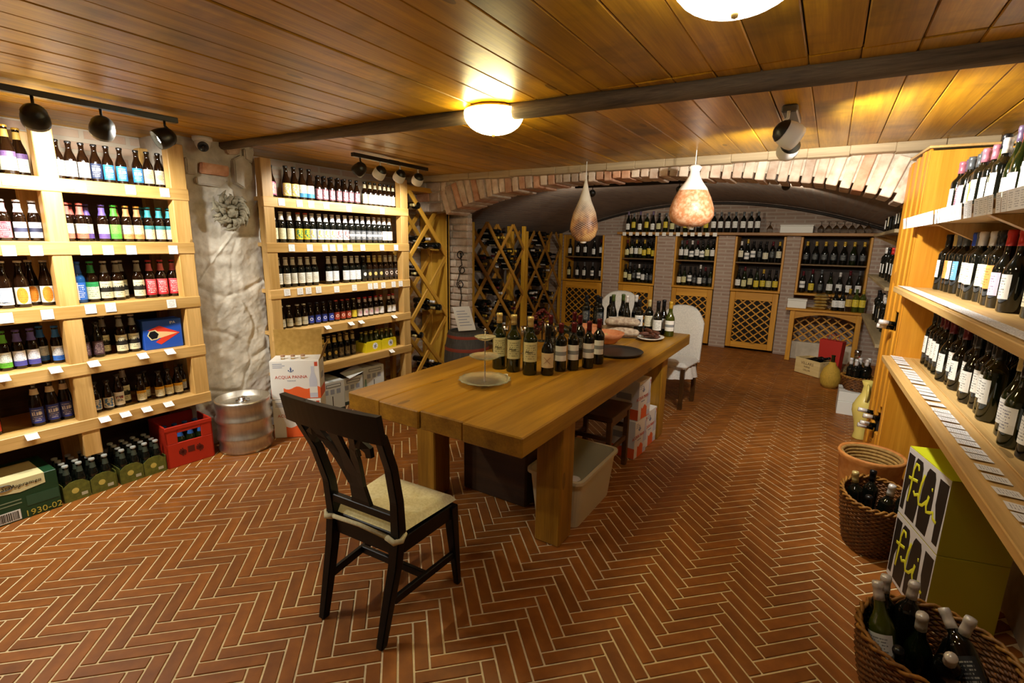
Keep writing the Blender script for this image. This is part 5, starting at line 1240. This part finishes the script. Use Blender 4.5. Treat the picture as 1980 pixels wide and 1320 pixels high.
for i in range(20):
    xx = -2.95+.105*i+rng.uniform(-.01, .01)
    if i < 13: k, g, l, f = rng.choice((('bord', 'black', 'dark', 'black'), ('burg', 'black', 'mast', 'black'), ('bord', 'green', 'yellow', 'grey'), ('flute', 'black', 'white', 'purple')))
    else: k, g, l, f = 'bord', 'black', 'white', 'grey'
    wine(k, g, l, f, (xx, 8.25, 1.7755), -pi/2-.1, 'bottle on the long top shelf, back wall, %s, %s from left' % (WL[l][1], ORD[i+1]), 'bottles on the long top shelf')
bxw = thing('white_box', 'long white box on the top shelf between bottles and glasses', 'box', (-.45, 8.3, 1.775)); part(bxw, 'box_body', -.66, -.25, 8.2, 8.4, 1.7755, 1.87, m=plain('white_card', '#e4e2da')); part(bxw, 'box_lid', -.665, -.245, 8.195, 8.405, 1.871, 1.89, m=plain('white_card', '#e4e2da'))
for i in range(8):
    t = thing('wine_glass', 'upturned wine glass on the top shelf, %s from left' % ORD[i+1], 'glass', (-.16+.09*i if i < 7 else -.8, 8.28, 1.7755), 0, 'wine glasses on the top shelf')
    ob('bowl', MB().lathe([(.036, 0), (.042, .03), (.038, .07), (.012, .105), (.004, .11)], 16, cap=False).mesh('g', True), GLASS['clear'], t); ob('stem', MB().lathe([(.004, .11), (.004, .15), (.034, .158), (.0, .16)], 14).mesh('g', True), GLASS['clear'], t)
# goods on the rightmost cabinet's table
Z7 = .7455
wb2 = thing('white_box', 'white cardboard box on the rightmost cabinet table', 'box', (-.33, 7.98, Z7)); part(wb2, 'box_body', -.43, -.2, 7.9, 8.05, Z7, Z7+.1, m=plain('white_card', '#e4e2da')); part(wb2, 'box_lid', -.435, -.195, 7.895, 8.055, Z7+.101, Z7+.125, m=plain('white_card', '#e4e2da'))
m_goldf = grainy('gold_foil', '#c9a040', '#f0d890', 20, .25, .8, metal=.6, dist=.01)
for i in range(5):
    t = thing('snack_packet', 'gold foil snack packet stacked beside the white box, %s from bottom' % ORD[i+1], 'packet', (-.04+.01*(i % 2), 7.97, Z7+.001+.042*i), .1*(i % 3), 'gold packets on the cabinet table')
    ob('pouch', MB().lathe([(.0, .0), (.09, .004), (.125, .018), (.09, .034), (0, .038)], 4, Matrix.Rotation(pi/4, 4, 'Z') @ Matrix.Diagonal((1.15, .75, 1, 1))).mesh('p'), m_goldf, t)
    ob('seal', MB().box(-.006, .006, -.08, .08, .014, .024, .002, Matrix.Translation((.118, 0, 0))).mesh('s'), m_goldf, t)
for i, (g, l, f) in enumerate((('black', 'white', 'black'), ('black', 'white', 'black'), ('clear', 'gold', 'gold'), ('olive', 'yellow', 'green'), ('olive', 'yellow', 'gold'))):
    wine('burg' if i < 2 else 'bord', g, l, f, (.13+.075*i, 7.93, Z7), -pi/2-.1, 'bottle on the rightmost cabinet table, %s from left' % ORD[i+1], 'bottles on the cabinet table')
# ================================================================ diamond wine racks
def diamond_rack(name, label, origin, ang, Lx, zt, hw, hh, zn, depth, m, sl_w=.055, s0=0.):
    """slats crossing at nodes (s0+hw*i, zn+hh*j); local x along the rack, +y into the wall"""
    t = thing(name, label, 'wine rack', origin, ang)
    k = hh/hw
    for sg in (1, -1):
        for n_ in range(-9, 10):
            c = zn+2*hh*n_-sg*k*s0
            P = []
            for x in (0, Lx):
                z = sg*k*x+c
                if .0 <= z <= zt: P.append((x, z))
            for z in (.0, zt):
                x = (z-c)/(sg*k)
                if 0 < x < Lx: P.append((x, z))
            if len(P) < 2: continue
            a, e = P[0], P[1]; d = Vector((e[0]-a[0], e[1]-a[1]))
            if d.length < .1: continue
            for yy in (.0+(.007 if sg > 0 else -.007), depth-.02+(.007 if sg > 0 else -.007)):
                ob('slat', boxmesh(round(d.length, 3), .02, sl_w, .004), m['x'], t, ((a[0]+e[0])/2, yy, (a[1]+e[1])/2), (0, -atan2(d.y, d.x), 0))
    for x in (0, Lx):
        for yy in (-.02, depth-.05): bx('post', x-.028, x+.028, yy, yy+.05, 0, zt, m['z'], t, .004)
    return t
def lying(origin, ang, s, z, depth_off, neck_out, lab, foil, label, group, kind='bord', glass='black'):
    n = Vector((sin(ang), -cos(ang), 0)); d = n if neck_out else -n
    e = Vector((cos(ang), sin(ang), 0))
    p = Vector(origin)+e*s; p.z = z
    p = p - n*(.29 if neck_out else 0) if True else p
    p = p + n*depth_off
    r = d.to_track_quat('Z', 'Y').to_euler()
    return wine(kind, glass, lab, foil, tuple(p), 0, label, group, tuple(r))
def dname(i, j): return {0: 'near column', 1: 'near column', 2: 'middle column', 3: 'far column', 4: 'far column'}[i]+' '+{-4: 'lowest', -3: 'low', -2: 'lower', -1: 'mid', 0: 'upper', 1: 'top', 2: 'topmost'}.get(j, 'edge')+' diamond'
def fill(origin, ang, Lx, zt, hw, hh, zn, s0, name, group, per, rngs, skip=()):
    cnt = 0
    for i in range(0, int(Lx/hw)+1):
        for j in range(-6, 5):
            if (i+j) % 2 == 0: continue
            sc, zc = s0+hw*i, zn+hh*j
            if sc-.12 < 0 or sc+.12 > Lx or zc-hh < -.05 or zc-hh+.25 > zt: continue
            m_ = rngs.choice(per); k = 0; r = 0; dzc = .078; th = atan2(hh, hw)
            while k < m_:
                for q in range(r+1):
                    if k >= m_: break
                    k += 1; cnt += 1
                    no = rngs.random() < .55
                    R = .038; zz = zc-hh+.037+R/cos(th)*1.06+r*.088*max(.75, sin(th)/.75); ss = sc+(q-r/2)*.082
                    lab = rngs.choice(('white', 'cream', 'dark')); fo = rngs.choice(('black', 'black', 'white', 'gold', 'burgundy'))
                    lying(origin, ang, ss, zz, rngs.uniform(-.02, .03), no, lab, fo, '%s, %s, %s from its foot' % (name, dname(i, j), ORD[k]), group)
                r += 1
w_rk = {'x': wood('rack_slat_wood', '#8a5a18', '#b8862e', 'x', .5), 'z': wood('rack_post_wood', '#a8780f', '#cf9c2c', 'z', .5)}
ro = Vector((-3.665, 4.84, 0)); rend = Vector((-4.1, 8.1, 0)); ra = atan2(rend.y-ro.y, rend.x-ro.x); ru_ = Vector((cos(ra), sin(ra), 0))
# local +y must point into the wall (towards -X): the rack runs away from the camera
diamond_rack('diamond_rack', 'diamond lattice wine rack just inside the arch, nearer', ro, ra, 1.56, 1.81, .388, .335, 1.469, .27, w_rk)
o2 = ro+ru_*1.66
diamond_rack('diamond_rack', 'diamond lattice wine rack in the dark corner, farther', o2, ra, 1.56, 1.74, .388, .335, 1.469, .27, w_rk)
fill(ro, ra, 1.56, 1.81, .388, .335, 1.469, 0, 'Lying bottle in nearer diamond rack', 'bottles in the nearer diamond rack', (9, 10, 6, 10), random.Random(4))
fill(o2, ra, 1.56, 1.74, .388, .335, 1.469, 0, 'Lying bottle in farther diamond rack', 'bottles in the farther diamond rack', (10, 6, 9, 10), random.Random(6))
co = Vector((-3.85, 3.905, 0))
cr_ = diamond_rack('diamond_rack', 'yellow diamond rack in the corner between beer rack and arch', co, pi/2, .68, 2.15, .31, .355, 1.40, .27, {'x': wood('corner_slat_wood', '#b07a1e', '#d9a53c', 'x', .5), 'z': wood('corner_post_wood', '#b8841e', '#e0ad40', 'z', .5)}, .05, .055)
bx('end_board', .66, .69, -.02, .4, 0, 2.15, wood('corner_post_wood', '#b8841e', '#e0ad40', 'z', .5), cr_)
bx('top_rail', 0, .69, -.02, .3, 2.1, 2.15, wood('corner_slat_wood', '#b07a1e', '#d9a53c', 'x', .5), cr_)
rg = random.Random(12); cn = 0
for (s, z, kk) in ((.06, 1.85, 2), (.365, 1.75-.33, 3), (.06, 1.30-.18, 3), (.365, 1.05-.34, 3), (.06, .42, 2), (.365, .0, 3)):
    for i in range(kk):
        cn += 1
        lying(co, pi/2, s+.05+(i % 2)*.08-(.04 if kk == 3 and i == 2 else 0), z+.105+(.075 if i == 2 else 0), rg.uniform(.0, .05), i % 2 == 0, rg.choice(('cream', 'white')), rg.choice(('tan', 'white', 'black')), 'wine bottle lying in the yellow corner rack, %s from the top' % ORD[cn], 'bottles in the yellow corner rack')
# iron scroll on the jamb
pts = []
for k in range(3):
    zc = 1.42-.17*k
    for i in range(26):
        a = i/25*2*pi*1.25; r = .052*(1-.55*i/25); pts.append((-3.70+.03*(k % 2)+r*cos(a+1.6*k), 4.648, zc+r*sin(a+1.6*k)))
for i in range(8): pts.append((-3.69+.012*sin(i*1.4), 4.648, .98-.045*i))
tag(ob('iron_scroll', MB().tube(pts, .006, 6).mesh('s', True), plain('wrought_iron', '#241c16', .6, .4)), 'curling wrought iron scroll hung on the brick jamb of the arch', 'ironwork')
# barrel with a sheet leaning on it
br = thing('barrel', 'dark grey barrel with red hoops beside the arch jamb', 'barrel', (-3.22, 4.16, 0))
pr = [(.2, 0)] + [(.2+.05*sin(pi*i/10), .64*i/10) for i in range(1, 10)] + [(.2, .64), (.185, .64), (.185, .62), (0, .62)]
ob('staves', MB().lathe(pr, 32).mesh('b', True), grainy('grey_stave', '#34322f', '#4c4a46', 12, .6, .3, stretch=(6, 6, .4)), br)
for z in (.06, .2, .46, .59): r = .2+.05*sin(pi*z/.64)+.003; ob('hoop', MB().lathe([(r, z-.018), (r+.002, z), (r-.001, z+.018)], 32, cap=False).mesh('h', True), plain('red_hoop', '#8c3a28', .5), br)
ob('emblem', MB().lathe([(.035, 0), (.028, .012), (0, .014)], 16, Matrix.Translation((.165, -.165, .36)) @ Matrix.Rotation(radians(-45), 4, 'Z') @ Matrix.Rotation(pi/2, 4, 'Y')).mesh('e', True), plain('white_plaque', '#d8d4c8', .5), br)
ss_ = thing('notice_sheet', 'white printed notice sheet propped on the dark barrel', 'notice', (-3.20, 4.14, .642))
Ms = Matrix.Rotation(radians(-30), 4, 'Z') @ Matrix.Rotation(radians(-38), 4, 'Y')
ob('sheet', MB().add(*boxdata(-.002, .002, -.1, .1, .0, .3, 0), Ms).mesh('s'), plain('white_card', '#e4e2da'), ss_)
for i in range(6): ob('print', MB().add(*boxdata(.0022, .0028, -.07, .07-.02*(i % 3), .06+.035*i, .07+.035*i, 0), Ms).mesh('p'), plain('grey_print', '#9aa0b0'), ss_)
# ================================================================ right-hand floor goods
m_wick = grainy('wicker', '#4c2a0a', '#84501a', 40, .6, .3); m_wick2 = grainy('pale_wicker', '#6c420f', '#a87426', 40, .6, .3)
def basket(name, label, loc, prof_, sq=1., rz=0., m=m_wick, nr=24, N=26, rim=.011, group=None):
    t = thing(name, label, 'basket', loc, rz, group)
    H = prof_[-1][1]
    w_ = MB(); npt = N*2
    for j in range(nr):
        z = H*(j+.5)/nr; r = interp(prof_, z); ph = j % 2
        w_.tube([((r+.0045*(1 if (i+ph) % 2 else -1))*cos(2*pi*i/npt), (r+.0045*(1 if (i+ph) % 2 else -1))*sin(2*pi*i/npt)*sq, z) for i in range(npt)], H/nr*.55, 5, True)
    o = ob('weave', w_.mesh('w', True), m, t); o['kind'] = 'stuff'
    s_ = MB()
    for i in range(N): a = 2*pi*i/N; s_.tube([(interp(prof_, z)*cos(a), interp(prof_, z)*sin(a)*sq, z) for z in [H*k/6 for k in range(7)]], .004, 4)
    o = ob('stakes', s_.mesh('s'), m, t); o['kind'] = 'stuff'
    R = prof_[-1][0]
    for ph in (0, pi):
        ob('rim_braid', MB().tube([((R+.008*cos(14*2*pi*i/96+ph))*cos(2*pi*i/96), (R+.008*cos(14*2*pi*i/96+ph))*sin(2*pi*i/96)*sq, H+.006+.008*sin(14*2*pi*i/96+ph)) for i in range(96)], rim*.62, 6, True).mesh('r', True), m_wick2, t)
    ob('basket_floor', MB().lathe([(prof_[0][0], .003), (prof_[0][0], .012), (0, .012)], 24, Matrix.Diagonal((1, sq, 1, 1))).mesh('f'), m, t)
    return t
def leaning(kind, glass, lab, foil, base, d, label, group, roll=0):
    q = Vector(d).normalized().to_track_quat('Z', 'Y')
    v = q.to_matrix().transposed() @ Vector((-.55, -.8, .3))      # labels look out into the room
    e = (q.to_matrix() @ Matrix.Rotation(atan2(v.x, -v.y)+roll*.2, 3, 'Z')).to_euler()
    return wine(kind, glass, lab, foil, base, 0, label, group, tuple(e))
B1 = Vector((.365, 3.14, 0))
basket('wicker_basket', 'wicker basket of wine bottles between the round bowl and the green boxes', B1, [(.115, 0), (.135, .1), (.15, .2), (.155, .28)], 1.5, group='wicker baskets')
for i, (dx, dy, tx, ty_, f, g) in enumerate(((-.10, .05, -.1, .0, 'tan', 'black'), (-.02, .12, .0, .06, 'black', 'black'), (.05, -.03, .08, -.05, 'white', 'black'), (.10, .07, .4, .1, 'white', 'black'), (-.04, -.15, -.05, -.12, 'black', 'black'))):
    leaning('bord', g, 'none', f, (B1.x+dx*.7, B1.y+dy*.8, .07 if i < 4 else .03), (tx, ty_, 1), 'wine bottle in the middle basket, %s foil, %s from left rear' % (f, ORD[i+1]), 'bottles in the middle wicker basket')
B2 = Vector((.455, 1.97, 0))
basket('wicker_basket', 'big wicker basket of wine bottles in the lower right corner', B2, [(.15, 0), (.185, .1), (.205, .2), (.212, .29)], 1.05, nr=26, N=34, group='wicker baskets')
for i, (cap, d, f, g, l, k) in enumerate((
    ((.284, 2.021, .43), (-.036, .056, .18), 'white', 'olive', 'white', 'burg'), ((.314, 2.077, .43), (-.02, .1, 1), 'white', 'black', 'none', 'bord'), ((.39, 2.054, .45), (.03, .03, 1), 'white', 'black', 'none', 'bord'),
    ((.406, 1.953, .40), (-.08, -.16, 1), 'white', 'green', 'none', 'burg'), ((.47, 2.03, .40), (-.08, .13, .14), 'white', 'black', 'dark', 'bord'), ((.532, 1.988, .42), (.2, .12, 1), 'white', 'black', 'none', 'bord'),
    ((.46, 1.806, .38), (-.1, -.5, .6), 'white', 'black', 'none', 'bord'), ((.342, 1.838, .32), (-.2, -.4, .8), 'black', 'black', 'none', 'bord'))):
    dv = Vector(d).normalized(); base = Vector(cap)-dv*.305
    leaning(k, g, l, f, tuple(base), d, 'wine bottle in the corner basket, cap %s from left' % ORD[(1, 2, 4, 5, 7, 8, 6, 3)[i]], 'bottles in the corner wicker basket', pi*.1)
# boxes with yellow script
m_lime = plain('lime_card', '#a59a10', .5); m_limetop = plain('lime_top', '#c8cc1c', .5); m_ink = plain('black_ink', '#17140f', .5); m_yl = plain('yellow_ink', '#d6d22c', .45)
fl_n = Vector((-.354, -.097)).normalized(); fa = atan2(fl_n.y, fl_n.x)   # direction the printed face looks to
ctr = Vector((.527, 2.516)) + Vector((-.097, .354))*.5 - fl_n*.126
for q in range(2):
    t = thing('wine_carton', 'lime wine carton with black bottles and yellow script, %s of two' % ('lower', 'upper')[q], 'carton', (ctr.x, ctr.y, .339*q), fa, 'lime wine cartons')
    ob('carton_body', MB().box(-.125, .125, -.184, .184, .001, .338, .002).mesh('c'), m_lime, t)
    ob('white_face', MB().box(.1252, .1262, -.183, .183, .003, .336).mesh('c'), plain('pale_card', '#cfcac6', .5), t)
    if q: ob('lid', MB().box(-.125, .125, -.184, .184, .3382, .3395).mesh('c'), m_limetop, t)
    # four black bottle shapes, alternating upright and upside down, the outer two cut by the edge (local +y is to the viewer's right)
    for yc, fl_ in ((-.165, -1), (-.075, 1), (.035, 1), (.15, -1)):
        P = [(-.046, .02), (.04, .02), (.048, .1), (.047, .2), (.04, .29), (.028, .315), (-.02, .315), (-.034, .29), (-.05, .2), (-.052, .1)] if fl_ > 0 else [(-.02, .03), (.02, .03), (.024, .13), (.044, .19), (.046, .31), (-.046, .31), (-.044, .19), (-.024, .13)]
        P = [(max(-.176, min(.176, a+yc)), b) for a, b in P]
        ob('bottle_silhouette', fixn(MB().prism(P, .1262, .1268, 'x').mesh('s')), m_ink, t)
    S_ = [[(-.075, .265), (-.085, .285), (-.105, .285), (-.118, .25), (-.118, .18), (-.125, .09)], [(-.15, .2), (-.115, .205), (-.07, .215)],
          [(-.02, .27), (-.035, .22), (-.04, .15), (-.03, .125), (.0, .135), (.03, .17)], [(.04, .2), (.03, .15), (.04, .125), (.065, .135), (.09, .15), (.095, .125), (.125, .12)], [(.052, .235), (.06, .238)], [(-.09, .16), (-.075, .145), (-.05, .16), (-.04, .15)]]
    for st_ in S_:
        o = ob('script_stroke', MB().tube([(0, a+.01, b) for a, b in st_], .0085, 6).mesh('s', True), m_yl, t, (.1275, 0, 0)); o.scale.x = .12
bcx = MB(); bcx.box(-.07, -.01, -.1851, -.1842, .29, .325); ob('shipping_label', bcx.mesh('b'), plain('grey_label', '#9a987c', .5), [o for o in bpy.data.objects if o.name.startswith('wine_carton') and 'lower' in o.get('label', '') and 'lime' in o['label']][0])
# round coiled bowl with corks
bw = thing('coiled_bowl', 'wide round terracotta-coloured bowl lined with coiled straw, full of corks', 'bowl', (.36, 3.552, 0))
ob('outer_wall', MB().lathe([(.135, 0), (.15, .14), (.165, .33), (.175, .355), (.17, .37), (.158, .365), (.15, .33)], 44, cap=False).mesh('o', True), grainy('ochre_clay', '#b06a28', '#cc8c48', 20, .7, .2), bw)
ob('bowl_base', MB().lathe([(.135, .0005), (.135, .01), (0, .01)], 32).mesh('o'), grainy('ochre_clay', '#b06a28', '#cc8c48', 20, .7, .2), bw)
for k in range(8): r = .152-.005*k; ob('straw_coil', MB().tube([(r*cos(2*pi*i/48), r*sin(2*pi*i/48),   .352-.02*k) for i in range(48)], .0115, 6, True).mesh('c', True), grainy('coil_straw', '#8a6a34', '#b08c4c', 60, .8, .3), bw)
ck = MB(); rc = random.Random(5)
for i in range(90):
    a, r = rc.uniform(0, 6.28), .1*sqrt(rc.random()); ck.lathe([(.0105, -.02), (.0115, -.016), (.0115, .016), (.0105, .02)], 7, Matrix.Translation((r*cos(a), r*sin(a), .205+rc.uniform(0, .03))) @ Matrix.Rotation(rc.uniform(0, 6), 4, 'Z') @ Matrix.Rotation(rc.uniform(.8, 2.3), 4, 'X'))
o = tag(ob('cork_heap', ck.mesh('c'), grainy('cork', '#a8834e', '#c8a46c', 60, .9, .3), None, bw.location), 'heap of wine corks lying in the round coiled bowl', 'corks', kind='stuff')
ob('cork_bed', MB().lathe([(.115, .011), (.115, .185), (.0, .19)], 24).mesh('b'), grainy('cork', '#a8834e', '#c8a46c', 60, .9, .3), bw)
# glazed jug, baskets, crate, bag and demijohn farther back
jg = thing('glazed_jug', 'pale yellow glazed jug standing behind the board-clad rack', 'jug', (.395, 4.93, 0))
ob('jug_body', MB().lathe([(.05, 0), (.055, .01), (.045, .06), (.06, .15), (.085, .24), (.085, .29), (.06, .35), (.035, .4), (.03, .46), (.045, .5), (.04, .505), (.026, .47)], 28).mesh('j', True), plain('yellow_glaze', '#d9c468', .25), jg)
ob('jug_handle', MB().tube([(0, -.032, .48), (0, -.08, .47), (0, -.1, .42), (0, -.08, .36), (0, -.055, .34)], .009, 8).mesh('h', True), plain('yellow_glaze', '#d9c468'), jg)
for i, (y, z0, h) in enumerate(((5.72, 0, .13), (5.73, .131, .09))):
    t = thing('white_box', 'white carton under the far wicker basket, %s' % ('lower', 'upper')[i], 'box', (.37, y, z0)); ob('box_body', MB().box(-.14, .14, -.15, .15, 0, h, .003).mesh('b'), plain('white_card', '#e4e2da'), t); ob('tape', MB().box(-.1402, .1402, -.02, .02, h*.99, h+.0008).mesh('b'), plain('clear_tape', '#b9bdb8'), t)
B3 = Vector((.37, 5.74, .222))
basket('wicker_basket', 'small wicker basket of bottles standing on white cartons', B3, [(.09, 0), (.115, .06), (.135, .13)], 1., nr=9, N=18, group='wicker baskets')
for i, (dx, dy) in enumerate(((-.07, -.03), (-.03, -.075), (.0, .01), (.05, -.04), (.07, .05))):
    leaning('bord', 'black', 'none', 'white', (B3.x+dx*.85, B3.y+dy*.85, B3.z+.014), (dx, dy, 1.4), 'white-capped bottle in the small wicker basket, %s from left' % ORD[i+1], 'bottles in the small wicker basket')
wc_ = thing('wooden_crate', 'pale wooden wine crate with stencilled name by the back wall', 'crate', (-.005, 7.17, 0), radians(-39))
w_cr = wood('crate_wood', '#c8a868', '#e2cb94', 'x', .6)
for s in (-1, 1):
    ob('long_side', MB().box(-.175, .175, s*.115-.006, s*.115+.006, .006, .2, .002).mesh('l'), w_cr, wc_); ob('short_side', MB().box(s*.17-.006, s*.17+.006, -.108, .108, .006, .2, .002).mesh('l'), w_cr, wc_)
ob('crate_base', MB().box(-.17, .17, -.11, .11, 0, .008).mesh('l'), w_cr, wc_)
for i, (s_, z_, sz) in enumerate((('VILLARS', .145, .05), ('WINE', .1, .035), ('CELLAR', .06, .03))): text('stencil', s_, sz, plain('stencil_ink', '#5a3e20', .7), wc_, (0, -.1216, z_), (pi/2, 0, 0))
for i in range(4):
    e = Vector((cos(radians(-39)), sin(radians(-39)), 0)); n_ = Vector((-e.y, e.x, 0)); up_i = i // 2
    q = (e+Vector((0, 0, .32 if not up_i else .36))).normalized().to_track_quat('Z', 'Y').to_euler()
    p = Vector((-.005, 7.17, 0)) - e*(.125 if not up_i else .13) + n_*(-.05+.1*(i % 2))
    wine('bord', 'black', 'none', 'black', (p.x, p.y, .052+.085*up_i), 0, 'dark bottle in the wooden crate, %s layer, %s' % (('lower', 'upper')[up_i], ('nearer', 'farther')[i % 2]), 'bottles in the wooden crate', tuple(q))
rb_ = thing('gift_bag', 'red paper gift bag behind the wooden crate', 'bag', (.16, 7.42, 0), radians(-25))
ob('bag_body', fixn(MB().prism([(-.12, 0), (.12, 0), (.135, .42), (-.135, .42)], -.05, .05, 'y').mesh('b')), plain('red_paper', '#b02418', .6), rb_)
for s in (-1, 1): ob('cord_handle', MB().tube([(-.05, s*.05, .42), (-.045, s*.05, .48), (0, s*.05, .5), (.045, s*.05, .48), (.05, s*.05, .42)], .003, 5).mesh('h'), plain('red_paper', '#b02418'), rb_)
dj = thing('demijohn', 'clear glass demijohn with straw-coloured contents beside the red bag', 'demijohn', (.40, 6.76, 0))
ob('glass', MB().lathe([(.07, .0), (.1, .02), (.115, .12), (.11, .22), (.07, .3), (.03, .34), (.03, .4), (.04, .405)], 24).mesh('g', True), GLASS['clear'], dj)
ob('contents', MB().lathe([(.06, .012), (.09, .03), (.104, .12), (.1, .2), (0, .2)], 20).mesh('c', True), grainy('straw_fill', '#8a7a48', '#b8a878', 60, .8, .3), dj)
ob('stopper', MB().lathe([(.028, .38), (.034, .41), (.034, .44), (0, .445)], 14).mesh('s', True), m_chrome, dj)
sb = thing('straw_bundle', 'yellow straw-wrapped flask standing beside the wooden crate', 'flask', (.17, 6.60, 0))
ob('straw_body', MB().lathe([(.07, 0), (.1, .05), (.105, .14), (.08, .22), (.04, .27), (.03, .3)], 24).mesh('s', True), grainy('straw', '#9a7a20', '#c8a038', 60, .8, .6, stretch=(4, 4, .3)), sb)
ob('neck', MB().lathe([(.022, .29), (.018, .36), (.022, .38), (0, .381)], 12).mesh('n', True), GLASS['green'], sb)
